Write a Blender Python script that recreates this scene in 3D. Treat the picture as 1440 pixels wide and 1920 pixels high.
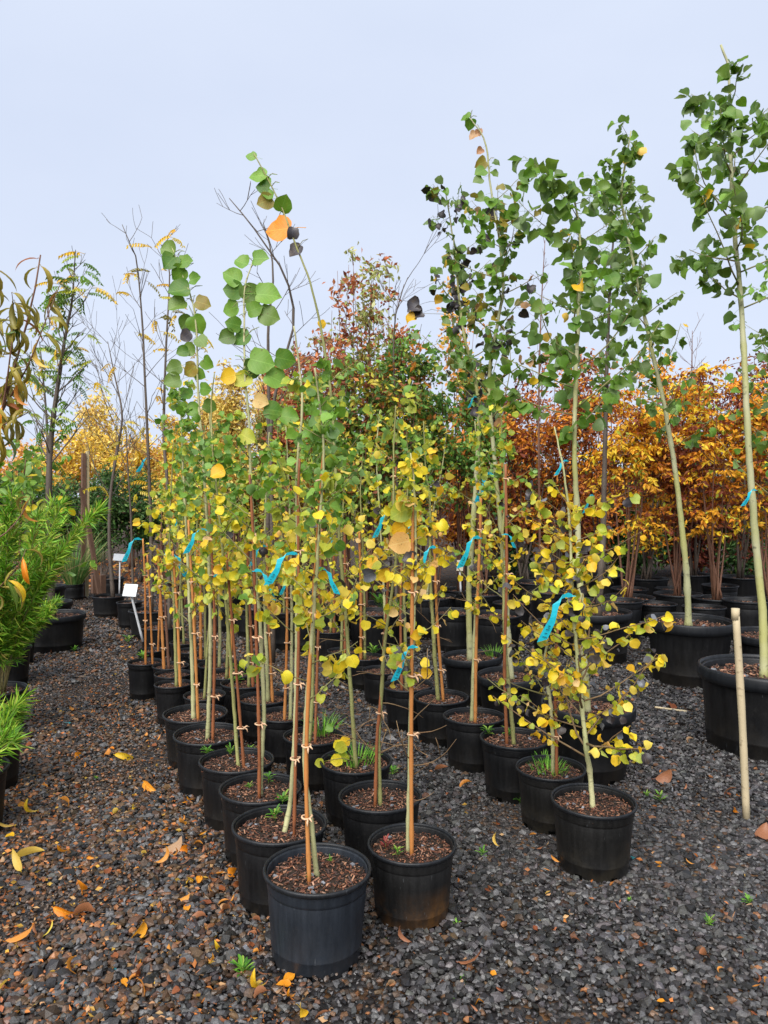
import bpy, math, random
import numpy as np
from mathutils import Vector, Matrix

for _o in list(bpy.data.objects):
    bpy.data.objects.remove(_o)
SC = bpy.context.scene
COL = SC.collection
random.seed(7)
RNG = np.random.default_rng(7)
R = math.radians
U = random.uniform
TAU = 2 * math.pi

# ---------------------------------------------------------------- camera
CAM_H = 1.66
FPX = 1400.0                      # focal length in pixels of the 1440 x 1920 photograph
PITCH = math.atan(30 / FPX)
cam = bpy.data.cameras.new('camera')
cam.sensor_fit = 'VERTICAL'
cam.sensor_height = 36
cam.lens = 36 * FPX / 1920
cam.clip_start = 0.05
cam.clip_end = 2000
cam_o = bpy.data.objects.new('camera', cam)
COL.objects.link(cam_o)
cam_o.location = (0, 0, CAM_H)
cam_o.rotation_euler = (math.pi / 2 - PITCH, 0, 0)
SC.camera = cam_o

# ---------------------------------------------------------------- overcast sky, soft sun, exposure
SUN_EL, SUN_AZ = R(46), R(200)
w = bpy.data.worlds.new('World')
SC.world = w
w.use_nodes = True
nt = w.node_tree
bg = nt.nodes['Background']
sky = nt.nodes.new('ShaderNodeTexSky')
sky.sky_type = 'NISHITA'
sky.sun_disc = False
sky.sun_elevation = SUN_EL
sky.sun_rotation = SUN_AZ
sky.dust_density = 3.0
tc = nt.nodes.new('ShaderNodeTexCoord')
mp = nt.nodes.new('ShaderNodeMapping')
mp.inputs['Scale'].default_value = (1.0, 1.0, 2.2)
nz = nt.nodes.new('ShaderNodeTexNoise')
nz.inputs['Scale'].default_value = 2.1
nz.inputs['Detail'].default_value = 5
nz.inputs['Roughness'].default_value = 0.5
cr = nt.nodes.new('ShaderNodeMix')
cr.data_type = 'RGBA'
cr.inputs['A'].default_value = (3.0, 3.4, 4.25, 1)
cr.inputs['B'].default_value = (3.8, 4.12, 4.85, 1)
mx = nt.nodes.new('ShaderNodeMix')
mx.data_type = 'RGBA'
mx.inputs['Factor'].default_value = 0.94          # closed cloud cover in front of the clear sky
nt.links.new(tc.outputs['Generated'], mp.inputs['Vector'])
nt.links.new(mp.outputs['Vector'], nz.inputs['Vector'])
nt.links.new(nz.outputs['Fac'], cr.inputs['Factor'])
nt.links.new(sky.outputs['Color'], mx.inputs['A'])
nt.links.new(cr.outputs['Result'], mx.inputs['B'])
nt.links.new(mx.outputs['Result'], bg.inputs['Color'])
bg.inputs['Strength'].default_value = 0.0515

sun = bpy.data.lights.new('sun', 'SUN')
sun.energy = 1.5
sun.angle = R(60)
sun.color = (1.0, 0.965, 0.92)
sun_o = bpy.data.objects.new('sun', sun)
COL.objects.link(sun_o)
sd = Vector((math.sin(SUN_AZ) * math.cos(SUN_EL), math.cos(SUN_AZ) * math.cos(SUN_EL), math.sin(SUN_EL)))
sun_o.rotation_euler = sd.to_track_quat('Z', 'Y').to_euler()
SC.view_settings.view_transform = 'Standard'
SC.view_settings.look = 'None'
SC.view_settings.gamma = 1
SC.view_settings.exposure = 2.08
SC.cycles.max_bounces = 6
SC.cycles.transmission_bounces = 4
SC.cycles.use_denoising = True


# ---------------------------------------------------------------- placing by sight lines
def ray(u, v):
    x = (u - 720) / FPX
    y = (960 - v) / FPX
    c, s = math.cos(PITCH), math.sin(PITCH)
    return Vector((x, c + y * s, -s + y * c))


def at(u, v, Y):
    d = ray(u, v)
    return Vector((d.x * Y / d.y, Y, CAM_H + d.z * Y / d.y))


def ground(u, v, z=0.0):
    d = ray(u, v)
    k = (z - CAM_H) / d.z
    return Vector((d.x * k, d.y * k, z))


# ---------------------------------------------------------------- materials
MATS = {}


def new_mat(name):
    m = bpy.data.materials.new(name)
    m.use_nodes = True
    m.node_tree.nodes.clear()
    MATS[name] = m
    N = m.node_tree.nodes
    L = m.node_tree.links
    out = N.new('ShaderNodeOutputMaterial')
    return m, N, L, out


def nmix(N, L, f, a, b, mode='MIX'):
    n = N.new('ShaderNodeMix')
    n.data_type = 'RGBA'
    n.blend_type = mode
    for k, x in (('Factor', f), ('A', a), ('B', b)):
        if isinstance(x, (int, float)):
            n.inputs[k].default_value = x
        elif isinstance(x, tuple):
            n.inputs[k].default_value = (*x, 1) if len(x) == 3 else x
        else:
            L.new(x, n.inputs[k])
    return n.outputs['Result']


def nmath(N, L, op, a, b=None, clamp=False):
    n = N.new('ShaderNodeMath')
    n.operation = op
    n.use_clamp = clamp
    for i, x in enumerate((a, b)):
        if x is None:
            continue
        if isinstance(x, (int, float)):
            n.inputs[i].default_value = x
        else:
            L.new(x, n.inputs[i])
    return n.outputs[0]


def noise(N, L, vec, scale, detail=3, rough=0.55):
    n = N.new('ShaderNodeTexNoise')
    n.inputs['Scale'].default_value = scale
    n.inputs['Detail'].default_value = detail
    n.inputs['Roughness'].default_value = rough
    if vec is not None:
        L.new(vec, n.inputs['Vector'])
    return n.outputs['Fac']


def ramp(N, L, f, lo, hi):
    n = N.new('ShaderNodeMapRange')
    L.new(f, n.inputs['Value'])
    n.inputs['From Min'].default_value = lo
    n.inputs['From Max'].default_value = hi
    return n.outputs['Result']


def principled(N, L, out, base, rough=0.5, spec=0.5, bump=None, bump_d=0.01, bump_s=0.5):
    p = N.new('ShaderNodeBsdfPrincipled')
    if isinstance(base, tuple):
        p.inputs['Base Color'].default_value = (*base, 1)
    else:
        L.new(base, p.inputs['Base Color'])
    if isinstance(rough, (int, float)):
        p.inputs['Roughness'].default_value = rough
    else:
        L.new(rough, p.inputs['Roughness'])
    p.inputs['Specular IOR Level'].default_value = spec
    if bump is not None:
        b = N.new('ShaderNodeBump')
        b.inputs['Distance'].default_value = bump_d
        b.inputs['Strength'].default_value = bump_s
        L.new(bump, b.inputs['Height'])
        L.new(b.outputs['Normal'], p.inputs['Normal'])
    if out is not None:
        L.new(p.outputs['BSDF'], out.inputs['Surface'])
    return p


def coords(N, which='Object'):
    return N.new('ShaderNodeTexCoord').outputs[which]


def leaf_mat(name, c1, c2, blotch, bl_amt, under=None, trans=0.35, rough=0.42):
    """one blade: colour differs from leaf to leaf, lighter veins, blotches, paler underside"""
    m, N, L, out = new_mat(name)
    oi = N.new('ShaderNodeObjectInfo')
    co = coords(N)
    c = nmix(N, L, oi.outputs['Random'], c1, c2)
    sh = N.new('ShaderNodeVectorMath')
    sh.operation = 'ADD'
    L.new(co, sh.inputs[0])
    L.new(oi.outputs['Location'], sh.inputs[1])
    f = ramp(N, L, noise(N, L, sh.outputs[0], 2.6, 5, .65), 0.5 - bl_amt * 0.3, 0.78)
    c = nmix(N, L, nmath(N, L, 'MULTIPLY', f, min(1.0, bl_amt * .8 + 0.25)), c, blotch)
    spot = ramp(N, L, noise(N, L, sh.outputs[0], 8.5, 3), .66, .70)
    c = nmix(N, L, nmath(N, L, 'MULTIPLY', spot, .7), c, (.13, .065, .025))
    sep = N.new('ShaderNodeSeparateXYZ')
    L.new(co, sep.inputs[0])
    ay = nmath(N, L, 'ABSOLUTE', sep.outputs['Y'])
    mid = nmath(N, L, 'LESS_THAN', ay, 0.016)
    ph = nmath(N, L, 'FRACT', nmath(N, L, 'MULTIPLY', nmath(N, L, 'SUBTRACT', sep.outputs['X'], nmath(N, L, 'MULTIPLY', ay, 0.9)), 6.0))
    sv = nmath(N, L, 'LESS_THAN', ph, 0.1)
    vein = nmath(N, L, 'MAXIMUM', mid, nmath(N, L, 'MULTIPLY', sv, 0.6))
    c = nmix(N, L, nmath(N, L, 'MULTIPLY', vein, 0.3), c, tuple(min(1, x * 1.6 + 0.05) for x in c2))
    g = N.new('ShaderNodeNewGeometry')
    if under is not None:
        c = nmix(N, L, nmath(N, L, 'MULTIPLY', g.outputs['Backfacing'], 0.7), c, under)
    p = principled(N, L, None, c, rough, 0.35)
    t = N.new('ShaderNodeBsdfTranslucent')
    L.new(nmix(N, L, 1.0, c, (1.0, 1.0, 0.6), 'MULTIPLY'), t.inputs['Color'])
    mxs = N.new('ShaderNodeMixShader')
    mxs.inputs[0].default_value = trans
    L.new(p.outputs['BSDF'], mxs.inputs[1])
    L.new(t.outputs['BSDF'], mxs.inputs[2])
    L.new(mxs.outputs[0], out.inputs['Surface'])
    return m


leaf_mat('green', (.060, .16, .016), (.15, .30, .030), (.28, .33, .03), .12, (.17, .29, .10), trans=.42)
leaf_mat('deep', (.062, .125, .018), (.16, .26, .045), (.18, .22, .03), .08, (.22, .31, .14), rough=.36, trans=.4)
leaf_mat('fresh', (.11, .25, .03), (.22, .40, .065), (.32, .40, .05), .1, (.26, .40, .15), trans=.42)
leaf_mat('lime', (.27, .38, .035), (.44, .46, .05), (.66, .50, .025), .25, (.45, .52, .12), trans=.42)
leaf_mat('yellow', (.80, .57, .02), (.76, .64, .04), (.58, .56, .03), .3, (.78, .60, .13), trans=.42)
leaf_mat('gold', (.82, .45, .018), (.82, .55, .035), (.46, .20, .02), .2, (.78, .54, .14), trans=.42)
leaf_mat('peachy', (.75, .42, .12), (.72, .50, .20), (.55, .25, .06), .15, (.75, .5, .25))
leaf_mat('orange', (.74, .22, .010), (.72, .31, .02), (.40, .08, .01), .22, (.6, .26, .06))
leaf_mat('rust', (.20, .055, .022), (.30, .10, .035), (.15, .04, .02), .3, (.36, .16, .08))
leaf_mat('tan', (.42, .21, .10), (.50, .30, .15), (.22, .09, .04), .3, (.45, .3, .18))
leaf_mat('dark', (.014, .010, .013), (.05, .045, .052), (.16, .11, .04), .12, (.09, .085, .09), trans=.08, rough=.4)
leaf_mat('slate', (.085, .09, .10), (.15, .155, .175), (.05, .05, .055), .3, None, trans=.05, rough=.3)
leaf_mat('olive', (.18, .18, .025), (.32, .26, .035), (.35, .13, .02), .35, (.22, .20, .06))


def attr_mat(name, rough=.5, trans=.3, spec=.3):
    m, N, L, out = new_mat(name)
    a = N.new('ShaderNodeAttribute')
    a.attribute_name = 'Col'
    p = principled(N, L, None, a.outputs['Color'], rough, spec)
    if trans > 0:
        t = N.new('ShaderNodeBsdfTranslucent')
        L.new(a.outputs['Color'], t.inputs['Color'])
        mxs = N.new('ShaderNodeMixShader')
        mxs.inputs[0].default_value = trans
        L.new(p.outputs['BSDF'], mxs.inputs[1])
        L.new(t.outputs['BSDF'], mxs.inputs[2])
        L.new(mxs.outputs[0], out.inputs['Surface'])
    else:
        L.new(p.outputs['BSDF'], out.inputs['Surface'])
    return m


attr_mat('foliage')
attr_mat('chips', rough=.55, trans=0, spec=.4)


def stone_mat():
    m, N, L, out = new_mat('stones')
    a = N.new('ShaderNodeAttribute')
    a.attribute_name = 'Col'
    co = coords(N)
    n1 = noise(N, L, co, 160, 3)
    c = nmix(N, L, ramp(N, L, n1, .3, .75), nmix(N, L, 1.0, a.outputs['Color'], (.62, .62, .62), 'MULTIPLY'),
             nmix(N, L, 1.0, a.outputs['Color'], (1.35, 1.32, 1.3), 'MULTIPLY'))
    wet = ramp(N, L, noise(N, L, co, 1.3, 2), .35, .65)
    rr = N.new('ShaderNodeMapRange')
    L.new(wet, rr.inputs['Value'])
    rr.inputs['To Min'].default_value = .22
    rr.inputs['To Max'].default_value = .5
    principled(N, L, out, c, rr.outputs['Result'], .42, noise(N, L, co, 420, 2), .002, .35)


stone_mat()


def ground_mat():
    m, N, L, out = new_mat('ground')
    co = coords(N)
    v = N.new('ShaderNodeTexVoronoi')
    v.inputs['Scale'].default_value = 38
    L.new(co, v.inputs['Vector'])
    sp = N.new('ShaderNodeSeparateColor')
    L.new(v.outputs['Color'], sp.inputs[0])
    c = nmix(N, L, sp.outputs[0], (.022, .021, .022), (.075, .070, .068))
    c = nmix(N, L, ramp(N, L, sp.outputs[1], .72, .9), c, (.11, .06, .03))
    big = noise(N, L, co, .35, 3)
    c = nmix(N, L, nmath(N, L, 'MULTIPLY', ramp(N, L, big, .5, .75), .35), c, (.07, .055, .045))
    h = nmath(N, L, 'SUBTRACT', 1.0, v.outputs['Distance'])
    principled(N, L, out, c, 1.0, .0, h, .02, .8)


ground_mat()


def pot_mat(name, base, dirt, amt, rust=False):
    m, N, L, out = new_mat(name)
    co = coords(N)
    oi = N.new('ShaderNodeObjectInfo')
    sh = N.new('ShaderNodeVectorMath')
    sh.operation = 'ADD'
    L.new(co, sh.inputs[0])
    L.new(oi.outputs['Location'], sh.inputs[1])
    vec = sh.outputs[0]
    st = N.new('ShaderNodeMapping')
    st.inputs['Scale'].default_value = (9, 9, .8)
    L.new(vec, st.inputs['Vector'])
    streak = noise(N, L, st.outputs['Vector'], 2.2, 4)
    fine = noise(N, L, vec, 24, 4)
    c = nmix(N, L, ramp(N, L, streak, .35, .8), base, tuple(x * 1.7 + .004 for x in base))
    sep = N.new('ShaderNodeSeparateXYZ')
    L.new(co, sep.inputs[0])
    # splashed mud: patches thrown up from the gravel, thickest near the foot
    low = N.new('ShaderNodeMapRange')
    L.new(sep.outputs['Z'], low.inputs['Value'])
    low.inputs['From Min'].default_value = .5
    low.inputs['From Max'].default_value = .0
    patch = ramp(N, L, noise(N, L, vec, 3.1, 5, .65), .42, .72)
    d = nmath(N, L, 'MULTIPLY', nmath(N, L, 'MULTIPLY', patch, low.outputs['Result']), amt, True)
    if rust:
        side = ramp(N, L, sep.outputs['X'], .0, .42)
        d2 = nmath(N, L, 'MULTIPLY', nmath(N, L, 'MULTIPLY', ramp(N, L, noise(N, L, vec, 4.5, 5, .7), .36, .62), side), low.outputs['Result'], True)
        d = nmath(N, L, 'MAXIMUM', d, nmath(N, L, 'MULTIPLY', d2, 1.5, True))
    c = nmix(N, L, d, c, dirt)
    c = nmix(N, L, nmath(N, L, 'MULTIPLY', ramp(N, L, fine, .62, .8), .2), c, (.04, .036, .03))
    # hairline scratches
    sc = N.new('ShaderNodeMapping')
    sc.inputs['Scale'].default_value = (30, 30, 1.5)
    sc.inputs['Rotation'].default_value = (.3, .2, 0)
    L.new(vec, sc.inputs['Vector'])
    scr = ramp(N, L, noise(N, L, sc.outputs['Vector'], 3, 1), .77, .8)
    c = nmix(N, L, nmath(N, L, 'MULTIPLY', scr, .4), c, (.12, .13, .14))
    r = N.new('ShaderNodeMapRange')
    L.new(fine, r.inputs['Value'])
    r.inputs['To Min'].default_value = .34
    r.inputs['To Max'].default_value = .56
    principled(N, L, out, c, r.outputs['Result'], .3, fine, .004, .12)


pot_mat('pot_blue', (.0095, .0122, .0165), (.05, .045, .04), .35)
pot_mat('pot', (.0026, .0027, .0031), (.024, .019, .013), .55)
pot_mat('pot_muddy', (.0045, .0043, .0040), (.026, .022, .015), 1.2)
pot_mat('pot_rust', (.006, .006, .006), (.085, .040, .012), .9, True)
pot_mat('pot_rim', (.0060, .0070, .0086), (.03, .025, .02), .2)


def bark_mat(name, c1, c2, mark, bands=38, moss=None):
    m, N, L, out = new_mat(name)
    co = coords(N)
    oi = N.new('ShaderNodeObjectInfo')
    sh = N.new('ShaderNodeVectorMath')
    sh.operation = 'ADD'
    L.new(co, sh.inputs[0])
    L.new(oi.outputs['Location'], sh.inputs[1])
    c = nmix(N, L, ramp(N, L, noise(N, L, sh.outputs[0], 5, 4), .3, .7), c1, c2)
    c = nmix(N, L, nmath(N, L, 'MULTIPLY', oi.outputs['Random'], .3), c, tuple(x * .6 for x in c1))
    mp_ = N.new('ShaderNodeMapping')
    mp_.inputs['Scale'].default_value = (10, 10, bands)
    L.new(sh.outputs[0], mp_.inputs['Vector'])
    lent = noise(N, L, mp_.outputs['Vector'], 2.2, 3)
    c = nmix(N, L, nmath(N, L, 'MULTIPLY', ramp(N, L, lent, .6, .72), .75), c, mark)
    if moss:
        c = nmix(N, L, nmath(N, L, 'MULTIPLY', ramp(N, L, noise(N, L, sh.outputs[0], 2.5, 3), .45, .65), .6), c, moss)
    principled(N, L, out, c, .6, .3, lent, .003, .4)


bark_mat('bark_pale', (.40, .38, .20), (.30, .31, .14), (.10, .08, .05), 30)
bark_mat('bark_green', (.28, .27, .10), (.21, .22, .075), (.06, .05, .03), 30)
bark_mat('bark_tree', (.38, .37, .22), (.28, .29, .14), (.05, .045, .035), 14, (.32, .31, .08))
bark_mat('bark_dark', (.075, .058, .046), (.12, .095, .075), (.025, .02, .018), 14)
bark_mat('bark_red', (.12, .055, .035), (.17, .085, .05), (.05, .03, .02), 18)
bark_mat('twig', (.15, .085, .045), (.22, .15, .07), (.07, .04, .03), 24)
bark_mat('twig_green', (.22, .17, .07), (.2, .21, .08), (.08, .05, .03), 24)
bark_mat('bamboo', (.42, .15, .035), (.48, .22, .065), (.14, .05, .02), 5)
bark_mat('bamboo_dark', (.20, .066, .026), (.28, .10, .036), (.06, .025, .015), 5)
bark_mat('peeled', (.50, .41, .26), (.42, .35, .22), (.20, .15, .09), 16)
bark_mat('timber', (.10, .055, .036), (.15, .085, .055), (.05, .03, .02), 3)
bark_mat('lath', (.45, .36, .20), (.5, .42, .25), (.3, .22, .12), 3)


def plain(name, base, rough=.5, spec=.4):
    m, N, L, out = new_mat(name)
    co = coords(N)
    n = noise(N, L, co, 14, 4)
    c = nmix(N, L, ramp(N, L, n, .3, .75), tuple(x * .82 for x in base), tuple(min(1, x * 1.1) for x in base))
    principled(N, L, out, c, rough, spec, n, .002, .2)


plain('hole_shade', (.002, .002, .002), .9, .0)  # near-black colour painted for the shade inside drain holes
plain('tie', (.62, .40, .24), .6)
plain('ribbon', (.012, .40, .50), .42)
plain('print', (.004, .06, .08), .5)
plain('sign_white', (.62, .64, .66), .35)
plain('sign_grey', (.30, .33, .36), .35)
plain('metal', (.55, .56, .58), .3, .6)
plain('soil', (.028, .018, .012), .75, .3)
plain('weed', (.10, .30, .03), .45, .3)
plain('weed_red', (.22, .035, .03), .5, .3)
plain('teal', (.01, .14, .16), .5)
plain('card', (.45, .40, .3), .6)


# ---------------------------------------------------------------- mesh helpers
class MB:
    def __init__(self):
        self.v, self.f, self.c, self.cur = [], [], [], (1, 1, 1)

    def add(self, verts, faces):
        o = len(self.v)
        self.v += [tuple(p) for p in verts]
        self.f += [tuple(i + o for i in q) for q in faces]
        self.c += [self.cur] * len(verts)

    def tube(self, pts, rad, sides=6, cap=True, squash=1.0):
        pts = [Vector(p) for p in pts]
        n = len(pts)
        vs, fs = [], []
        ref = Vector((1, 0, 0))
        for i, p in enumerate(pts):
            t = (pts[min(i + 1, n - 1)] - pts[max(i - 1, 0)])
            t = t.normalized() if t.length > 1e-9 else Vector((0, 0, 1))
            a = ref - t * ref.dot(t)
            if a.length < 1e-3:
                a = Vector((0, 1, 0)) - t * t.y
            a.normalize()
            ref = a
            b = t.cross(a)
            r = rad[i] if hasattr(rad, '__len__') else rad
            for k in range(sides):
                an = TAU * k / sides
                vs.append(p + a * (math.cos(an) * r) + b * (math.sin(an) * r * squash))
        for i in range(n - 1):
            for k in range(sides):
                k2 = (k + 1) % sides
                fs.append((i * sides + k, i * sides + k2, (i + 1) * sides + k2, (i + 1) * sides + k))
        if cap:
            fs.append(tuple(range(sides))[::-1])
            fs.append(tuple((n - 1) * sides + k for k in range(sides)))
        self.add(vs, fs)

    def box(self, c, s, M=None):
        c = Vector(c)
        vs = []
        for x in (-.5, .5):
            for y in (-.5, .5):
                for z in (-.5, .5):
                    p = Vector((x * s[0], y * s[1], z * s[2]))
                    vs.append(c + (M @ p if M else p))
        self.add(vs, [(0, 1, 3, 2), (4, 6, 7, 5), (0, 4, 5, 1), (2, 3, 7, 6), (0, 2, 6, 4), (1, 5, 7, 3)])

    def lathe(self, prof, seg=48, closed=False):
        vs, fs = [], []
        for r, z in prof:
            for k in range(seg):
                a = TAU * k / seg
                vs.append((r * math.cos(a), r * math.sin(a), z))
        m = len(prof)
        for i in range(m if closed else m - 1):
            j = (i + 1) % m
            for k in range(seg):
                k2 = (k + 1) % seg
                fs.append((i * seg + k, i * seg + k2, j * seg + k2, j * seg + k))
        self.add(vs, fs)

    def mesh(self, name, mat, smooth=True):
        me = bpy.data.meshes.new(name)
        me.from_pydata(self.v, [], self.f)
        me.polygons.foreach_set('use_smooth', [smooth] * len(me.polygons))
        if mat:
            me.materials.append(MATS[mat])
        if any(c != (1, 1, 1) for c in self.c):
            at_ = me.attributes.new('Col', 'FLOAT_COLOR', 'POINT')
            at_.data.foreach_set('color', np.array([(*c, 1) for c in self.c], dtype=np.float32).ravel())
        me.update()
        return me

    def build(self, name, mat, parent=None, smooth=True):
        return obj(name, self.mesh(name, mat, smooth), parent)


def obj(name, me, parent=None, loc=None, M=None, scale=None):
    o = bpy.data.objects.new(name, me)
    COL.objects.link(o)
    if parent is not None:
        o.parent = parent
    if M is not None:
        o.matrix_local = M
    if loc is not None:
        o.location = loc
    if scale is not None:
        o.scale = (scale,) * 3 if isinstance(scale, (int, float)) else scale
    return o


def tag(o, label=None, cat=None, group=None, kind=None):
    if label:
        o['label'] = label
    if cat:
        o['category'] = cat
    if group:
        o['group'] = group
    if kind:
        o['kind'] = kind
    return o


def thing(name, label, cat, loc, group=None):
    o = bpy.data.objects.new(name, None)
    o.empty_display_size = .05
    COL.objects.link(o)
    o.location = loc
    return tag(o, label, cat, group)


def np_mesh(name, V, F, C, mat, smooth=False):
    """big triangle or quad mesh from arrays, C = one colour per vertex"""
    V = np.asarray(V, np.float32)
    F = np.asarray(F, np.int32)
    k = F.shape[1]
    me = bpy.data.meshes.new(name)
    me.vertices.add(len(V))
    me.vertices.foreach_set('co', V.ravel())
    me.loops.add(F.size)
    me.loops.foreach_set('vertex_index', F.ravel())
    me.polygons.add(len(F))
    me.polygons.foreach_set('loop_start', np.arange(0, F.size, k, dtype=np.int32))
    me.polygons.foreach_set('loop_total', np.full(len(F), k, np.int32))
    me.polygons.foreach_set('use_smooth', np.full(len(F), smooth))
    a = me.attributes.new('Col', 'FLOAT_COLOR', 'POINT')
    a.data.foreach_set('color', np.concatenate([np.asarray(C, np.float32), np.ones((len(V), 1), np.float32)], 1).ravel())
    me.materials.append(MATS[mat])
    me.update(calc_edges=True)
    return me


def smooth_line(pts, n):
    """Catmull-Rom through the points, n samples"""
    P = [Vector(p) for p in pts]
    if len(P) < 3:
        return [P[0].lerp(P[-1], i / (n - 1)) for i in range(n)]
    P = [P[0] * 2 - P[1]] + P + [P[-1] * 2 - P[-2]]
    ln = [0]
    for i in range(1, len(P) - 2):
        ln.append(ln[-1] + (P[i + 1] - P[i]).length)
    out = []
    for i in range(n):
        s = ln[-1] * i / (n - 1)
        k = 0
        while k < len(ln) - 2 and s > ln[k + 1]:
            k += 1
        t = (s - ln[k]) / max(1e-9, ln[k + 1] - ln[k])
        a, b, c, d = P[k:k + 4]
        out.append(.5 * ((2 * b) + (c - a) * t + (2 * a - 5 * b + 4 * c - d) * t * t + (3 * b - a - 3 * c + d) * t ** 3))
    return out


def orient(p, xdir, nhint, s):
    x = xdir.normalized()
    z = nhint - x * nhint.dot(x)
    if z.length < 1e-4:
        z = Vector((x.y, -x.x, .3))
        z = z - x * z.dot(x)
    z.normalize()
    y = z.cross(x)
    M = Matrix(((x.x * s, y.x * s, z.x * s, p.x), (x.y * s, y.y * s, z.y * s, p.y), (x.z * s, y.z * s, z.z * s, p.z), (0, 0, 0, 1)))
    return M


def rvec():
    while True:
        v = Vector((U(-1, 1), U(-1, 1), U(-1, 1)))
        if .05 < v.length < 1:
            return v.normalized()


# ---------------------------------------------------------------- leaf blades (blade length 1, petiole from the origin)
OUTL = {
    'aspen': [(-.05, .14), (-.03, .30), (.09, .45), (.26, .515), (.45, .515), (.62, .455), (.78, .33), (.90, .15), (1.0, 0)],
    'poplar': [(-.05, .20), (-.02, .38), (.10, .50), (.27, .53), (.45, .48), (.60, .42), (.76, .29), (.89, .12), (1.0, 0)],
    'lance': [(0, .02), (.10, .05), (.25, .08), (.42, .092), (.58, .085), (.72, .065), (.85, .038), (.94, .016), (1.0, 0)],
    'curl': [(0, .02), (.10, .075), (.25, .12), (.42, .14), (.58, .13), (.72, .10), (.85, .06), (.94, .025), (1.0, 0)],
    'oval': [(0, .05), (.08, .17), (.22, .29), (.40, .33), (.56, .31), (.70, .24), (.83, .15), (.93, .06), (1.0, 0)],
}
LEAF = {}


def leaf_mesh(shape, var, mat):
    key = (shape, var, mat)
    if key in LEAF:
        return LEAF[key]
    rs = random.Random(str((shape, var)))
    ol = OUTL[shape]
    fold = [.16, .34, .52, .8][var % 4] * (.8 if shape not in ('lance', 'curl') else 1.2)
    curl = [-.25, -.5, .2, -.85][var % 4] * (1.0 if shape not in ('lance', 'curl') else 1.9)
    twist = [.1, -.35, .3, .6][var % 4]
    pet = {'aspen': .62, 'poplar': .7, 'lance': .1, 'oval': .2, 'curl': .08}[shape]

    def bendp(x, y):
        t = x
        z = fold * abs(y) + .075 * math.sin(9 * t + 3 * y + var) * (abs(y) * 2)
        a = twist * t
        y2, z2 = y * math.cos(a) - z * math.sin(a), y * math.sin(a) + z * math.cos(a)
        if shape in ('lance', 'curl') or var % 4 == 3:
            an = curl * t * 1.3
            px = math.sin(an) / (curl * 1.3) if abs(curl) > .01 else t
            pz = (1 - math.cos(an)) / (curl * 1.3) if abs(curl) > .01 else 0
            return (pet + px - math.sin(an) * z2, y2, pz + z2 * math.cos(an))
        return (pet + t, y2, curl * t * t * .5 + z2)

    vs, fs = [], []
    xs = [max(0, p[0]) for p in ol]
    jit = [1 + rs.uniform(-.06, .06) for _ in ol]
    jit2 = [1 + rs.uniform(-.06, .06) for _ in ol]
    n = len(ol)
    for (x, y), xm, j, j2 in zip(ol, xs, jit, jit2):
        vs += [bendp(xm, 0), bendp(x, y * j), bendp(x, -y * j2)]
    vs.append(bendp(0, 0))
    b0 = len(vs) - 1
    fs += [(b0, 0, 1), (b0, 2, 0)]
    for i in range(n - 1):
        a, b = 3 * i, 3 * (i + 1)
        fs += [(a, b, b + 1, a + 1), (a, a + 2, b + 2, b)]
    mb = MB()
    mb.add(vs, fs)
    if pet > .05:
        bp = Vector(bendp(0, 0))
        mb.tube([(0, 0, 0), bp * .5 + Vector((0, 0, .05)), bp], [.016, .011, .011], 3, False)
    me = mb.mesh('leaf_' + shape, mat)
    LEAF[key] = me
    return me


def pinnate_mesh(var, mat, k=7):
    key = ('pinnate', var, mat, k)
    if key in LEAF:
        return LEAF[key]
    rs = random.Random(var)
    mb = MB()
    pts = [Vector((t, 0, .12 * math.sin(t * 2.2) - .3 * t * t)) for t in np.linspace(0, 1, 8)]
    mb.tube(pts, [.012 * (1 - .6 * i / 7) for i in range(8)], 3, False)
    for i in range(k):
        t = .22 + .75 * i / (k - 1)
        p = Vector((t, 0, .12 * math.sin(t * 2.2) - .3 * t * t))
        for s in (-1, 1):
            if rs.random() < .08:
                continue
            ln = .26 * (1 - .35 * abs(t - .55))
            d = Vector((.35, s * .75, -.55 - rs.uniform(0, .5))).normalized()
            sd_ = Vector((1, 0, 0)) - d * d.x
            sd_.normalize()
            nn = d.cross(sd_) * .06
            wv = sd_ * (ln * .21)
            mb.add([p, p + d * ln * .4 + wv + nn, p + d * ln, p + d * ln * .4 - wv + nn, p + d * ln * .45], [(0, 1, 4), (0, 4, 3), (1, 2, 4), (4, 2, 3)])
    me = mb.mesh('leaf_pinnate', mat)
    LEAF[key] = me
    return me


def pick(wts):
    k = list(wts)
    return random.choices(k, [wts[x] for x in k])[0]


def add_leaf(root, base, p, xdir, nh, size, mat, shape='aspen', var=None):
    var = random.randrange(4) if var is None else var
    if mat == 'dark' and random.random() < .6:
        var = 3
    me = pinnate_mesh(var, mat) if shape == 'pinnate' else leaf_mesh(shape, var, mat)
    return obj('leaf', me, root, M=orient(p - base, xdir, nh, size))


MVF = {}


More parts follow.
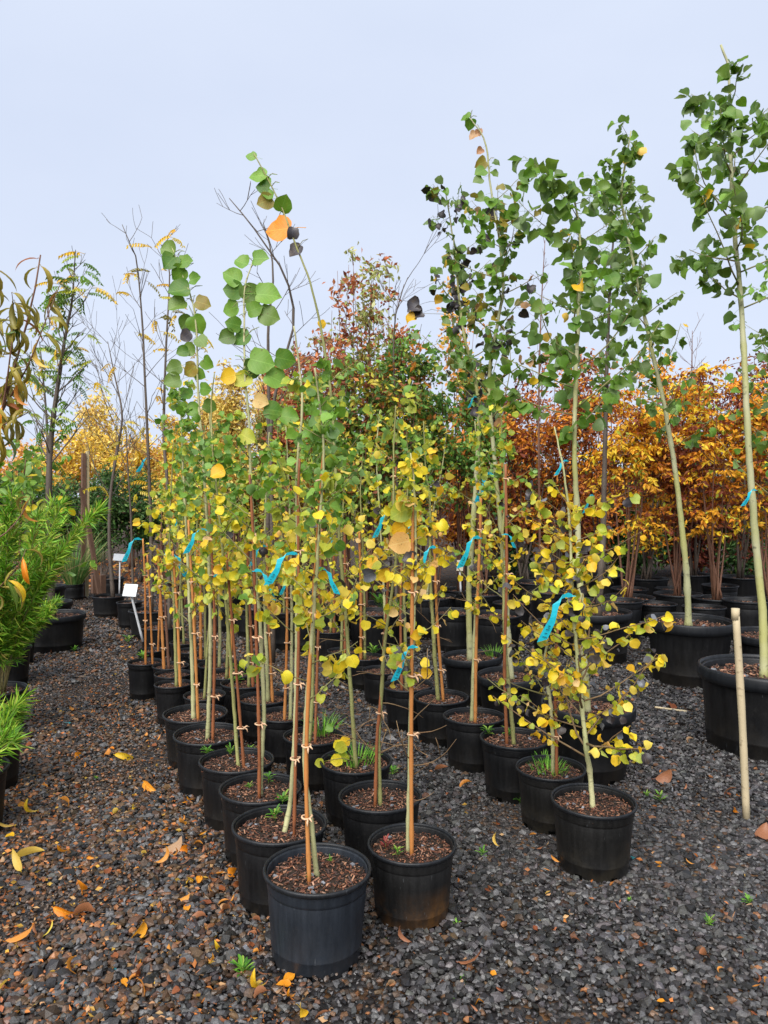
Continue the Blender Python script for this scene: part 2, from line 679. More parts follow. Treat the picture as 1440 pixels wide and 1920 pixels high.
def leaf_mass(root, items):
    """the leaves beyond the first 300 of one tree, joined"""
    slots, vs, fs, mi = [], [], [], []
    for me, M, mt in items:
        if me.name not in MVF:
            a = np.empty(len(me.vertices) * 3, np.float32)
            me.vertices.foreach_get('co', a)
            MVF[me.name] = (a.reshape(-1, 3), [tuple(p.vertices) for p in me.polygons])
        a, f = MVF[me.name]
        m = np.array(M)
        o = len(vs)
        vs += (a @ m[:3, :3].T + m[:3, 3]).tolist()
        fs += [tuple(i + o for i in q) for q in f]
        if mt not in slots:
            slots.append(mt)
        mi += [slots.index(mt)] * len(f)
    me = bpy.data.meshes.new('leaf_mass')
    me.from_pydata(vs, [], fs)
    for m in slots:
        me.materials.append(MATS[m])
    me.polygons.foreach_set('material_index', mi)
    me.polygons.foreach_set('use_smooth', [True] * len(fs))
    me.update()
    obj('leaf_mass', me, root)['kind'] = 'stuff'


# ---------------------------------------------------------------- ground
def build_ground():
    mb = MB()
    S = 400
    mb.add([(-S, -60, 0), (S, -60, 0), (S, 700, 0), (-S, 700, 0)], [(0, 1, 2, 3)])
    g = mb.build('gravel_ground', 'ground', None, False)
    g['kind'] = 'structure'

    def scatter(y0, y1, cell, r, margin):
        rows = []
        y = y0
        while y < y1:
            hw = .52 * y + margin
            n = int(2 * hw / cell)
            x = -hw + cell * (np.arange(n) + RNG.uniform(-.42, .42, n))
            yy = y + RNG.uniform(-.42, .42, n) * cell
            rows.append(np.stack([x, yy], 1))
            y += cell
        P = np.concatenate(rows)
        return P

    ico = []
    ph = (1 + 5 ** .5) / 2
    for a in (-1, 1):
        for b in (-ph, ph):
            ico += [(0, a, b), (a, b, 0), (b, 0, a)]
    ico = np.array(ico) / math.hypot(1, ph)
    fi = []
    import itertools
    for t in itertools.combinations(range(12), 3):
        if all(np.linalg.norm(ico[t[i]] - ico[t[j]]) < 1.1 for i, j in ((0, 1), (1, 2), (0, 2))):
            nrm = np.cross(ico[t[1]] - ico[t[0]], ico[t[2]] - ico[t[0]])
            fi.append(t if nrm.dot(ico[t[0]]) > 0 else (t[0], t[2], t[1]))
    fi = np.array(fi)
    octv = np.array([(1, 0, 0), (-1, 0, 0), (0, 1, 0), (0, -1, 0), (0, 0, 1), (0, 0, -1)], float)
    fo = np.array([(0, 2, 4), (2, 1, 4), (1, 3, 4), (3, 0, 4), (2, 0, 5), (1, 2, 5), (3, 1, 5), (0, 3, 5)])

    Vs, Fs, Cs, off = [], [], [], 0
    for (y0, y1, cell, r, margin, bv, bf) in (
            (1.7, 4.6, .0195, .0165, .55, ico, fi), (4.6, 7.8, .026, .0195, .7, octv, fo), (7.8, 13.5, .043, .027, .6, octv, fo)):
        P = scatter(y0, y1, cell, r, margin)
        n = len(P)
        nv = len(bv)
        variants = bv[None] * RNG.uniform(.72, 1.22, (24, nv, 1)) + RNG.uniform(-.16, .16, (24, nv, 3))
        B = variants[RNG.integers(0, 24, n)]
        big = np.where(RNG.random(n) < .06, RNG.uniform(1.25, 1.9, n), RNG.uniform(.45, 1.2, n))
        px_, py_ = P[:, 0], P[:, 1]
        worn = np.sin(px_ * 2.3 + 1.3 * np.sin(py_ * 1.1)) + np.sin(py_ * 2.9 + 1.7 * np.sin(px_ * 1.6) + 1.0) + .8 * np.sin(px_ * 5.1 - py_ * 3.7)
        worn = np.clip((worn - .75) / .9, 0, 1)             # trodden spots: finer, browner grit
        big = big * (1 - .42 * worn)
        sc = np.stack([RNG.uniform(.85, 1.35, n), RNG.uniform(.65, 1.0, n), RNG.uniform(.42, .75, n)], 1) * (r * big)[:, None]
        B = B * sc[:, None, :]
        tilt = RNG.normal(0, .38, n)
        az = RNG.uniform(0, TAU, n)
        ct, st = np.cos(tilt), np.sin(tilt)
        y_ = B[..., 1] * ct[:, None] - B[..., 2] * st[:, None]
        z_ = B[..., 1] * st[:, None] + B[..., 2] * ct[:, None]
        ca, sa = np.cos(az)[:, None], np.sin(az)[:, None]
        x2 = B[..., 0] * ca - y_ * sa
        y2 = B[..., 0] * sa + y_ * ca
        hz = .006 * np.sin(P[:, 0] * 1.7 + P[:, 1] * .8) + .005 * np.sin(P[:, 1] * 3.1)
        W = np.stack([x2 + P[:, 0:1], y2 + P[:, 1:2], z_ + (RNG.uniform(.002, .011, n) * (r / .0135) + hz)[:, None]], 2)
        # colours: wet basalt, warm brown pieces gathered towards the leafy path, a few pale grey
        left = np.clip((.25 - P[:, 0]) / 1.2, 0, 1)
        base = np.array([.031, .0292, .0288]) * (.35 + 2.6 * RNG.random((n, 1)) ** 2.2) * RNG.uniform(.94, 1.06, (n, 3))
        br = RNG.random(n) < (.035 + .45 * left)
        warm = np.array([.098, .056, .031]) * RNG.uniform(.25, 1.35, (n, 1)) * RNG.uniform(.9, 1.1, (n, 3))
        base[br] = warm[br]
        dusty = RNG.random(n) < worn * (.15 + .45 * left)
        base[dusty] = np.array([.072, .050, .036]) * RNG.uniform(.4, 1.3, (dusty.sum(), 1))
        og = RNG.random(n) < .007 + .028 * left
        base[og] = np.array([.23, .10, .04]) * RNG.uniform(.6, 1.2, (og.sum(), 1))
        gy = RNG.random(n) < .09
        base[gy] = np.array([.084, .083, .084]) * RNG.uniform(.7, 1.3, (gy.sum(), 1))
        Vs.append(W.reshape(-1, 3))
        Fs.append((bf[None] + (np.arange(n) * nv)[:, None, None]).reshape(-1, 3) + off)
        Cs.append(np.repeat(base, nv, 0))
        off += n * nv
    me = np_mesh('gravel', np.concatenate(Vs), np.concatenate(Fs), np.concatenate(Cs), 'stones')
    tag(obj('gravel', me), 'dark wet crushed gravel with brown stones covering the yard', 'gravel', None, 'stuff')


build_ground()

# ---------------------------------------------------------------- pots
POT = {}      # key -> (centre at ground, rim diameter, height, soil z, place phrase)
PM = {}


def pot_meshes(kind):
    if kind in PM:
        return PM[kind]
    h, band = {'std': (.82, .085), 'tall': (1.08, .09), 'big': (.74, .12), 'tub': (.60, .10), 'low': (.66, .085)}[kind]
    rb = {'std': .405, 'tall': .40, 'big': .40, 'tub': .43, 'low': .42}[kind]
    sh = {'std': .105, 'tall': .11, 'big': .10, 'tub': .09, 'low': .1}[kind]
    ra = .468
    mb = MB()
    g = h * .2
    rg = rb + (ra - rb) * .2
    prof = [(.001, .012), (rb * .82, .012), (rb * .9, 0), (rb - .004, 0), (rb, .012), (rg - .001, g - .006), (rg + .003, g), (rg + .001, g + .008)]
    for t in (.4, .6, .8):
        prof.append((rb + (ra - rb) * t, h * t))
    if kind in ('std', 'tall'):
        prof += [(ra - .014, h - band - .075), (ra - .008, h - band - .07), (ra - .006, h - band - .05)]
    prof += [(ra, h - band * .8), (ra - .006, h - .02), (ra - .014, h - .04), (ra - .03, h - sh - .08)]
    mb.lathe(prof, 56)
    rim = MB()
    if kind in ('big', 'tub'):
        rp = [(ra + .002, h - band), (.492, h - band + .004), (.499, h - band * .6), (.497, h - .02), (.492, h - .004), (.482, h), (.472, h - .004), (ra + .002, h - .03)]
    else:
        rp = [(ra + .002, h - band * .62), (.485, h - band * .6), (.497, h - band * .45), (.5, h - .02), (.497, h - .006), (.488, h), (.476, h - .003), (.470, h - .014), (ra + .002, h - .03)]
    rim.lathe(rp, 56, True)
    # soil: a lumpy disc
    so = MB()
    rs = random.Random(kind)
    z0 = h - sh
    vs = [(0, 0, z0 + .012)]
    nr, ns = 7, 32
    for i in range(1, nr + 1):
        for k in range(ns):
            a = TAU * k / ns
            r = (ra - .022) * i / nr
            vs.append((r * math.cos(a), r * math.sin(a), z0 + rs.uniform(-.010, .012) * (1 if i < nr else .3)))
    fs = [(0, 1 + k, 1 + (k + 1) % ns) for k in range(ns)]
    for i in range(nr - 1):
        for k in range(ns):
            a, b = 1 + i * ns + k, 1 + i * ns + (k + 1) % ns
            fs.append((a, a + ns, b + ns, b))
    so.add(vs, fs)
    PM[kind] = [mb.mesh('pot_body', 'pot'), rim.mesh('pot_rim', 'pot_rim'), so.mesh('soil', 'soil'), h, z0]
    PM[kind].append([mulch_mesh(i, z0, ra - .03) for i in range(3)])
    return PM[kind]


def mulch_mesh(seed, z0, rad):
    """shredded bark: loose chips and slivers on the soil of one pot (rim diameter 1)"""
    rs = random.Random(seed * 17 + 3)
    mb = MB()
    pal = [(.13, .048, .026), (.20, .085, .045), (.07, .03, .02), (.30, .155, .09), (.03, .018, .013), (.028, .019, .014), (.09, .038, .022), (.035, .02, .015)]
    for i in range(760):
        r, a = rad * math.sqrt(rs.random()), rs.uniform(0, TAU)
        c = rs.choice(pal)
        k = rs.uniform(.65, 1.25)
        mb.cur = tuple(x * k for x in c)
        M = Matrix.Rotation(rs.uniform(0, TAU), 3, 'Z') @ Matrix.Rotation(rs.gauss(0, .3), 3, 'Y') @ Matrix.Rotation(rs.gauss(0, .4), 3, 'X')
        l = rs.uniform(.012, .045) if rs.random() < .9 else rs.uniform(.05, .12)
        mb.box((r * math.cos(a), r * math.sin(a), z0 + .012 + rs.uniform(0, .016)), (l, rs.uniform(.006, .015), rs.uniform(.004, .008)), M)
    for i in range(6):
        r, a = rad * .9 * math.sqrt(rs.random()), rs.uniform(0, TAU)
        k = rs.uniform(.6, 1.1)
        mb.cur = (.20 * k, .21 * k, .23 * k)
        M = Matrix.Rotation(rs.uniform(0, TAU), 3, 'Z') @ Matrix.Rotation(rs.gauss(0, .3), 3, 'Y')
        mb.box((r * math.cos(a), r * math.sin(a), z0 + .024), (rs.uniform(.03, .06), rs.uniform(.02, .045), .012), M)
    return mb.mesh('bark_mulch', 'chips', False)


def pot(key, u, v, wpx, kind, place, look='black nursery pot', group='nursery pots', mat='pot', yaw=None, tilt=(0, 0), Y=None):
    body, rim, soil, h, z0, mul = pot_meshes(kind)
    d = ray(u, v)
    k = d.z / d.y
    if Y is None:
        Y = CAM_H / (h * wpx / FPX - k)
    D = wpx * Y / FPX
    c = at(u, v, Y)
    c.z = 0
    root = thing('nursery_pot', f'{look}, {place}', 'plant pot', c, group)
    root.rotation_euler = (tilt[0] + U(-.018, .018), tilt[1] + U(-.018, .018), U(0, TAU) if yaw is None else yaw)
    ov = (1 + U(-.022, .022), 1 + U(-.022, .022))
    b = obj('pot_body', body, root, scale=(D * ov[0], D * ov[1], D))
    if mat != 'pot':
        b.material_slots[0].link = 'OBJECT'
        b.material_slots[0].material = MATS[mat]
    obj('rim', rim, root, scale=(D * ov[0], D * ov[1], D))
    so_ = obj('soil', soil, root, scale=D)
    m = obj('bark_mulch', random.choice(mul), so_)
    m['kind'] = 'stuff'
    if key in ('A0', 'A1', 'A2', 'B0', 'B1', 'D0', 'D1', 'D2', 'E1'):
        rb_ = .405 * D
        for q in range(6):  # solid black blocks, their colour standing in for shaded drain holes
            an = TAU * (q + .5) / 6
            hb = MB()
            hb.box((math.cos(an) * (rb_ - .002), math.sin(an) * (rb_ - .002), .011 * D / .4), (.008, .03, .02), Matrix.Rotation(an, 3, 'Z'))
            hb.build('dark_hole_block', 'hole_shade', root, False)
    POT[key] = (c, D, h * D, z0 * D + .008, place)
    return root


PATH = 'of the path-edge row'
INN = 'of the inner row'
OPEN = 'of the gravel-side row'
NTH = ['front', 'second', 'third', 'fourth', 'fifth', 'sixth', 'seventh', 'eighth', 'ninth', 'tenth']
for i, (u, v, wd) in enumerate([(593, 1625, 207), (523, 1543, 181), (487, 1475, 158), (442, 1423, 144), (390, 1373, 131), (366, 1335, 121)]):
    pot(f'A{i}', u, v, wd, 'std', f'{NTH[i]} pot {PATH}', 'bluish black nursery pot with mould line' if i == 0 else 'black nursery pot',
        'pots of the row edging the leafy path', 'pot_blue' if i == 0 else 'pot')
for i, (u, v, wd) in enumerate([(772, 1578, 169), (714, 1490, 161), (667, 1423, 138), (586, 1378, 116), (531, 1338, 104), (494, 1307, 96), (463, 1278, 98), (431, 1262, 92), (413, 1244, 84)]):
    pot(f'B{i}', u, v, wd, 'std', f'{NTH[i]} pot {INN}', 'black nursery pot with rusty mud stain' if i == 0 else 'black nursery pot',
        'pots of the inner row', 'pot_rust' if i == 0 else 'pot', yaw=-.5 if i == 0 else None)
for i, (u, v, wd) in enumerate([(1112, 1497, 157), (1033, 1437, 131), (965, 1382, 130), (889, 1341, 117), (828, 1305, 103), (766, 1283, 96)]):
    pot(f'D{i}', u, v, wd, 'std', f'{NTH[i]} pot {OPEN}', 'dull muddy black nursery pot' if i < 2 else 'black nursery pot',
        'pots of the row beside the open gravel', 'pot_muddy' if i < 2 else 'pot')
pot('E1', 1101, 1318, 178, 'big', 'big pot behind the front gravel-side one', 'wide-rimmed black pot', 'large black tree pots')
pot('E2', 960, 1263, 132, 'big', 'big pot behind the third gravel-side one', 'black tree pot', 'large black tree pots')
pot('E3', 887, 1228, 115, 'big', 'big grassy pot behind the fourth gravel-side one', 'black tree pot', 'large black tree pots')
pot('F1', 1292, 1160, 160, 'big', 'broad tub holding the leaning poplar', 'black plastic tub', 'large black tree pots')
pot('F2', 1444, 1250, 255, 'tub', 'largest tub holding the tallest poplar', 'black plastic tub', 'large black tree pots')
pot('F3', 1450, 1187, 150, 'tub', 'tub cut by the picture edge', 'black plastic tub', 'large black tree pots')
pot('G1', 1122, 1145, 125, 'big', 'big shaded pot behind the wide-rimmed one', 'black tree pot', 'large black tree pots')
# smaller, taller pots at the far end of the path row
for i, (u, v, wd) in enumerate([(325, 1281, 70), (324, 1262, 70), (384, 1301, 78), (271, 1240, 65), (319, 1247, 68), (284, 1218, 54), (360, 1219, 60), (384, 1230, 62), (345, 1203, 54)]):
    ph = ['with two stems behind the sixth path-row pot', 'with a pale rim just behind the two-stemmed pot', 'between path row and inner row',
          'outermost at the far path corner', 'between the corner pot and the pale-rimmed one', 'below the white sign', 'among the far cluster of stakes',
          'beside the ninth inner pot', 'hindmost of the stake cluster'][i]
    pot(f'S{i}', u, v, wd, 'tall', ph, 'small tall black pot', 'small pots at the far end of the path row')
pot('T1', 282, 1143, 80, 'low', 'big pot behind the white sign', 'black tree pot', 'big pots beyond the small ones')
pot('T2', 305, 1172, 84, 'low', 'big pot in front of the slender leafless tree', 'black tree pot', 'big pots beyond the small ones')
for i, (u, v, wd, kd, ph) in enumerate([
        (646, 1219, 68, 'std', 'beside the bare gravel gap behind the inner row'), (683, 1230, 72, 'std', 'in the middle of the gap group'),
        (714, 1255, 74, 'std', 'nearest the second inner aspen in the gap group'), (725, 1148, 78, 'std', 'full of weeds under the yellow leaves'),
        (535, 1145, 66, 'tall', 'tall one beyond the inner row'), (568, 1155, 76, 'std', 'with a thick rim beyond the inner row'),
        (622, 1180, 70, 'std', 'between the gap group and the thick-rimmed pot'), (800, 1118, 92, 'std', 'wrapped in bare twigs'),
        (470, 1140, 62, 'std', 'far one glimpsed behind the fourth path aspen')]):
    pot(f'C{i}', u, v, wd, kd, ph, 'black pot', 'pots of the middle block')
# left edge
pot('L0', -27, 1370, 132, 'std', 'at the left edge under the lime feathery tuft', 'black nursery pot', 'pots along the left edge')
pot('L1', -7, 1290, 108, 'std', 'at the left edge, second from the camera', 'black nursery pot', 'pots along the left edge')
pot('L2', -66, 1440, 153, 'std', 'cut by the left picture edge, nearest the camera', 'black nursery pot', 'pots along the left edge')
pot('L3', 28, 1183, 76, 'std', 'beside the big oval tub', 'black nursery pot', 'pots along the left edge')
pot('L4', 12, 1213, 88, 'std', 'below the bright green shrub at the left edge', 'black nursery pot', 'pots along the left edge')
pot('K1', 102, 1150, 112, 'tub', 'holding the thick grey trunk', 'wide black tub', 'tubs at the far left')
pot('K2', 84, 1127, 96, 'tub', 'right behind the thick-trunked tub', 'wide black tub', 'tubs at the far left')
pot('K3', 80, 1098, 84, 'tub', 'hindmost beyond the thick trunk', 'wide black tub', 'tubs at the far left')
pot('K4', 203, 1117, 60, 'low', 'across the path from the thick trunk', 'black tree pot', 'pots across the path')
pot('K5', 243, 1128, 48, 'tall', 'narrow one below the white sign panel', 'black tree pot', 'pots across the path')
pot('K6', 207, 1083, 50, 'std', 'behind the slanted brown stick', 'black tree pot', 'pots across the path')
pot('K7', 139, 1094, 38, 'std', 'holding the tall grass clump', 'black pot', 'pots across the path')
pot('K8', 182, 1035, 22, 'tall', 'farthest one on the orange leaf litter', 'black pot', 'pots across the path')


# ---------------------------------------------------------------- saplings
ASPENS = 'staked aspen saplings'
PAL = {
    'upper': {'green': .42, 'fresh': .40, 'lime': .16, 'yellow': .02},
    'mid': {'green': .22, 'fresh': .18, 'lime': .40, 'yellow': .17, 'gold': .03},
    'low': {'lime': .43, 'yellow': .36, 'gold': .10, 'peachy': .02, 'green': .04, 'fresh': .04, 'dark': .01},
    'gold': {'lime': .26, 'yellow': .42, 'gold': .18, 'peachy': .06, 'dark': .06, 'slate': .02},
    'dlow': {'lime': .30, 'yellow': .40, 'gold': .14, 'dark': .13, 'slate': .025, 'peachy': .03},
    'poplar': {'deep': .55, 'green': .31, 'fresh': .135, 'gold': .005},
    'poplar_dark': {'deep': .32, 'green': .30, 'dark': .28, 'olive': .08, 'gold': .02},
    'poplar_olive': {'deep': .32, 'green': .42, 'olive': .15, 'tan': .06, 'dark': .05},
    'oak': {'deep': .5, 'green': .4, 'lime': .1},
}


def blend(p1, p2, t):
    return PAL[p2] if random.random() < t else PAL[p1]


def trunk_pts(px, Y, wob=.05):
    n = len(px)
    out, d = [], 0
    for i, (u, v) in enumerate(px):
        if i > 0:
            d += U(-wob, wob)
        out.append(at(u, v, Y + d))
    return out


def along(P, t):
    f = t * (len(P) - 1)
    i = min(int(f), len(P) - 2)
    return P[i].lerp(P[i + 1], f - i)


def sapling(label, px, Y, r0, r1, nleaf, size, pal, t0=.3, t1=1.0, nb=14, blen=.25, shape='aspen', bark='bark_pale', twig='twig_green',
            base_z=None, group=None, name='aspen_sapling', cat='tree', big_top=0.0, explicit=(), per=None, up=.55, trunk_leaves=.2, cap=300, wob=.05, knots=True, bare=0):
    P0 = trunk_pts(px, Y, wob)
    if base_z is not None:
        P0[0].z = base_z - .02
    base = P0[0].copy()
    root = thing(name, label, cat, base, group)
    n = max(20, len(px) * 6)
    P = smooth_line([p - base for p in P0], n)
    for q in P[2:]:
        q += Vector((U(-1, 1), U(-1, 1), 0)) * min(.0022, r0 * .12)
    mb = MB()
    rad = []
    for i in range(n):
        t = i / (n - 1)
        r = r0 * (1 - t) ** .85 + r1 * t
        if knots:
            r *= 1 + (U(.12, .28) if random.random() < .12 else U(-.07, .07))
        if i == 0:
            r *= 1.35
        rad.append(max(r, r1))
    mb.tube(P, rad, 8)
    mb.build('trunk', bark, root)
    H = P[-1].z
    spots = []
    az = U(0, TAU)
    for b in range(nb):
        t = t0 + (t1 - t0) * ((b + U(.1, .9)) / nb)
        t = min(t, .985)
        s = along(P, t)
        az += 2.4 + U(-.5, .5)
        ln = blen * (1 - .55 * (t - t0) / max(.01, 1 - t0)) * U(.6, 1.3)
        d = Vector((math.cos(az), math.sin(az), up + U(-.25, .3))).normalized()
        pts = [s]
        for k in range(5):
            d = (d + Vector((U(-.22, .22), U(-.22, .22), U(-.05, .2)))).normalized()
            pts.append(pts[-1] + d * ln / 5)
        rr = max(.0016, min(.006, rad[min(n - 1, int(t * n))] * .45))
        br = MB()
        br.tube(pts, [rr * (1 - .13 * k) for k in range(6)], 4)
        br.build('branch', twig, root)
        spots.append((t, pts))
    for b in range(bare):
        t = U(.12, t0 + .05)
        s = along(P, t)
        a = U(0, TAU)
        d = Vector((math.cos(a), math.sin(a) * .7, U(-.1, .5))).normalized()
        ln = U(.10, .26)
        pts = [s]
        dz = U(-.16, .2)
        for k in range(7):
            d = (d + Vector((U(-.15, .15), U(-.15, .15), dz + U(-.1, .1)))).normalized()
            pts.append(pts[-1] + d * ln / 7)
        br = MB()
        br.tube(pts, [.0030 * (1 - .1 * k) for k in range(8)], 4)
        if random.random() < .7:
            d2 = (d + rvec() * .8).normalized()
            br.tube([pts[4], pts[4] + d2 * ln * .25, pts[4] + d2 * ln * .45 + Vector((0, 0, U(-.03, .03)))], [.0022, .0018, .0013], 4)
        br.build('bare_twig', 'twig', root)
    ntr = int(nleaf * trunk_leaves)
    rest = []
    for i in range(nleaf):
        if i < ntr or not spots:
            t = U(max(t0, .45), max(t1, .8))
            p = along(P, t)
            a = U(0, TAU)
            out = Vector((math.cos(a), math.sin(a), U(-.2, .6)))
        else:
            t, pts = random.choice(spots)
            f = U(.25, 1.0)
            p = along(pts, f)
            tg = (pts[-1] - pts[0]).normalized()
            out = tg * .5 + rvec() * .9
        q = (t - t0) / max(.01, 1 - t0)
        xd = (out.normalized() * .8 + Vector((0, 0, -U(.15, .95))) + rvec() * .35)
        nh = (rvec() + Vector((0, -.35, .45)))
        s = U(*size) * (1 + big_top * max(0, q - .35))
        lowp, highp = pal
        hz = p.z + base.z
        f = min(1, max(0, (hz - 1.35) / .45)) + U(-.22, .22)
        mt = pick(PAL[highp] if f > .66 else PAL[lowp] if f < .33 or highp != 'upper' else PAL['mid'])
        if i < cap - len(explicit):
            add_leaf(root, Vector((0, 0, 0)), p, xd, nh, s, mt, shape)
        else:
            rest.append((leaf_mesh(shape, random.randrange(4), mt), orient(p, xd, nh, s), mt))
    if rest:
        leaf_mass(root, rest)
    for (u, v, spx, mt, *more) in explicit:
        tgt = at(u, v, Y) - base
        s = .88 * spx * Y / FPX
        near = min(P, key=lambda q_: (q_.x - tgt.x) ** 2 + (q_.z - tgt.z) ** 2)
        tgt = at(u, v, Y + near.y) - base
        tgt.y += U(-.02, .02)
        dv = tgt - near
        dirx = (dv.normalized() + Vector((U(-.3, .3), 0, -.35))).normalized() if dv.length > .02 else Vector((U(-1, 1), 0, -.5)).normalized()
        o_ = tgt - dirx * s * 1.0
        var = more[0] if more else random.randrange(3)
        add_leaf(root, Vector((0, 0, 0)), o_, dirx, Vector((U(-.35, .35), -1, U(-.1, .5))), s, mt, shape, var)
        if (o_ - near).length > .03:
            br = MB()
            mid = near.lerp(o_, .5) + Vector((0, 0, .015))
            br.tube([near, mid, o_], [.0022, .0018, .0014], 4)
            br.build('branch', twig, root)
    return root, base, P


TIE = None


def tie_mesh():
    global TIE
    if TIE is None:
        mb = MB()
        mb.tube([(math.cos(a) * 1.0, math.sin(a) * 1.25, .12 * math.sin(2 * a)) for a in np.linspace(0, TAU, 13)], .22, 5, False)
        mb.tube([(.9, -.3, 0), (1.8, -.7, .3), (2.6, -.8, -.2)], [.2, .28, .12], 4)
        mb.tube([(.9, -.4, 0), (1.4, -1.1, -.5), (1.6, -1.3, -1.4)], [.2, .26, .1], 4)
        TIE = mb.mesh('tie_band', 'tie')
    return TIE


def stake(label, pts, r=.008, dark=False, ties=(), group='bamboo stakes'):
    base = pts[0].copy()
    mb = MB()
    line = smooth_line([p - base for p in pts], 26)
    rad = []
    for i in range(26):
        rad.append(r * (1.0 - .25 * i / 25) * (1.22 if i % 5 == 2 else 1.0))
    root = mb_root = None
    mb.tube(line, rad, 7)
    root = thing('bamboo_stake', label, 'stake', base, group)
    mb.build('cane', 'bamboo_dark' if dark else 'bamboo', root)
    for t in ties:
        p = along(line, t)
        obj('tie_band', tie_mesh(), root, M=Matrix.Translation(p) @ Matrix.Rotation(U(-.9, .9), 4, 'Z') @ Matrix.Scale(U(.013, .017), 4))
    return root


RIB = None


def ribbon(label, p, s, yaw, hang=1.0, side=1):
    """a plastic strap looped round a stem with a printed end hanging down"""
    global RIB
    if RIB is None:
        mb = MB()
        n = 14
        vs, fs = [], []
        path = [(0, 0, .02), (-.10, -.03, .05), (-.24, -.07, .01), (-.34, -.11, -.10), (-.38, -.13, -.24), (-.41, -.14, -.36), (-.47, -.13, -.50), (-.55, -.12, -.66), (-.62, -.11, -.82)]
        wd = [.055, .075, .085, .08, .06, .065, .095, .105, .105]
        for (x, y, z), w_ in zip(path, wd):
            vs += [(x - w_ * .45, y, z - w_ * .6), (x + w_ * .45, y + .015, z + w_ * .6)] if z > -.08 else [(x - w_, y, z - w_ * .25), (x + w_, y + .01, z + w_ * .25)]
        k = len(vs)
        vs += [(x, y + .008, z) for x, y, z in vs]
        for i in range(len(path) - 1):
            a = 2 * i
            fs += [(a, a + 1, a + 3, a + 2), (k + a, k + a + 2, k + a + 3, k + a + 1), (a, a + 2, k + a + 2, k + a), (a + 1, k + a + 1, k + a + 3, a + 3)]
        fs += [(0, k, k + 1, 1), (k - 2, k - 1, 2 * k - 1, 2 * k - 2)]
        mb.add(vs, fs)
        mb.tube([(.045 + .05 * math.cos(a), .045 + .05 * math.sin(a), .01) for a in np.linspace(0, TAU, 11)], .014, 4, False)
        pr = MB()
        for (x, z, l) in [(-.49, -.53, .045), (-.525, -.60, .07), (-.50, -.57, .03), (-.56, -.67, .05), (-.585, -.74, .09)]:
            M = Matrix.Rotation(-1.0, 3, 'Y')
            pr.box((x, -.142, z), (l, .006, .014), Matrix.Rotation(.25, 3, 'Y'))
        RIB = (mb.mesh('ribbon', 'ribbon', False), pr.mesh('printed_mark', 'print', False))
    o = obj('ribbon_tag', RIB[0], None, M=Matrix.Translation(p) @ Matrix.Rotation(yaw, 4, 'Z') @ Matrix.Diagonal((s * side, s, s * hang, 1)))
    tag(o, label, 'plant tag', 'blue ribbon tags')
    obj('printed_mark', RIB[1], o)
    return o


def potted(key, px, label, r_px, nleaf, size, pal, stk=None, stake_px=None, sdark=False, ties=(.2, .45, .7), **kw):
    c, D, H, sz, place = POT[key]
    r0 = r_px * .40 * c.y / FPX
    if kw.get('shape', 'aspen') == 'aspen' and nleaf > 60:
        nleaf = int(nleaf * (1.15 if key[0] in 'CS' else 1.5 if key in ('B4', 'B5', 'B6', 'B7', 'B8', 'D4', 'D5', 'B0', 'B1') else 1.85))
        size = (size[0] * .46, size[1] * .73)
        kw['nb'] = int(kw.get('nb', 14) * 1.25)
    elif kw.get('shape') == 'poplar':
        nleaf = int(nleaf * 1.3)
        kw['blen'] = kw.get('blen', .5) * 1.12
        size = (size[0] * .80, size[1] * .92)
    where = ('in the ' if any(w_ in place.split()[:3] for w_ in ('pot', 'tub')) else 'in the pot ') + place
    lab = f'{label}, {where}'
    root, base, P = sapling(lab, px, c.y + U(-.02, .02), r0, kw.pop('r1', .0028), nleaf, size, pal, base_z=sz, **kw)
    if stake_px:
        pts = [at(u, v, c.y - .035) for u, v in stake_px]
        pts[0].z = sz - .03
        stake(f'{"dark brown" if sdark else "orange brown"} bamboo stake {where}', pts, .5 * (8.2 if key in ('A0', 'B0') else 6.4) * c.y / FPX, sdark, ties)
    elif stk:
        side, hgt = stk
        pts = []
        for t in (0, .5, 1):
            q = base + along(P, min(.98, t * hgt))
            pts.append(q + Vector((side * (.034 - .012 * t), -.02, .0)))
        pts[0].z = sz - .03
        stake(f'{"dark brown" if sdark else "orange brown"} bamboo stake {where}', pts, .5 * 5.6 * c.y / FPX, sdark, ties)
    return root, base, P


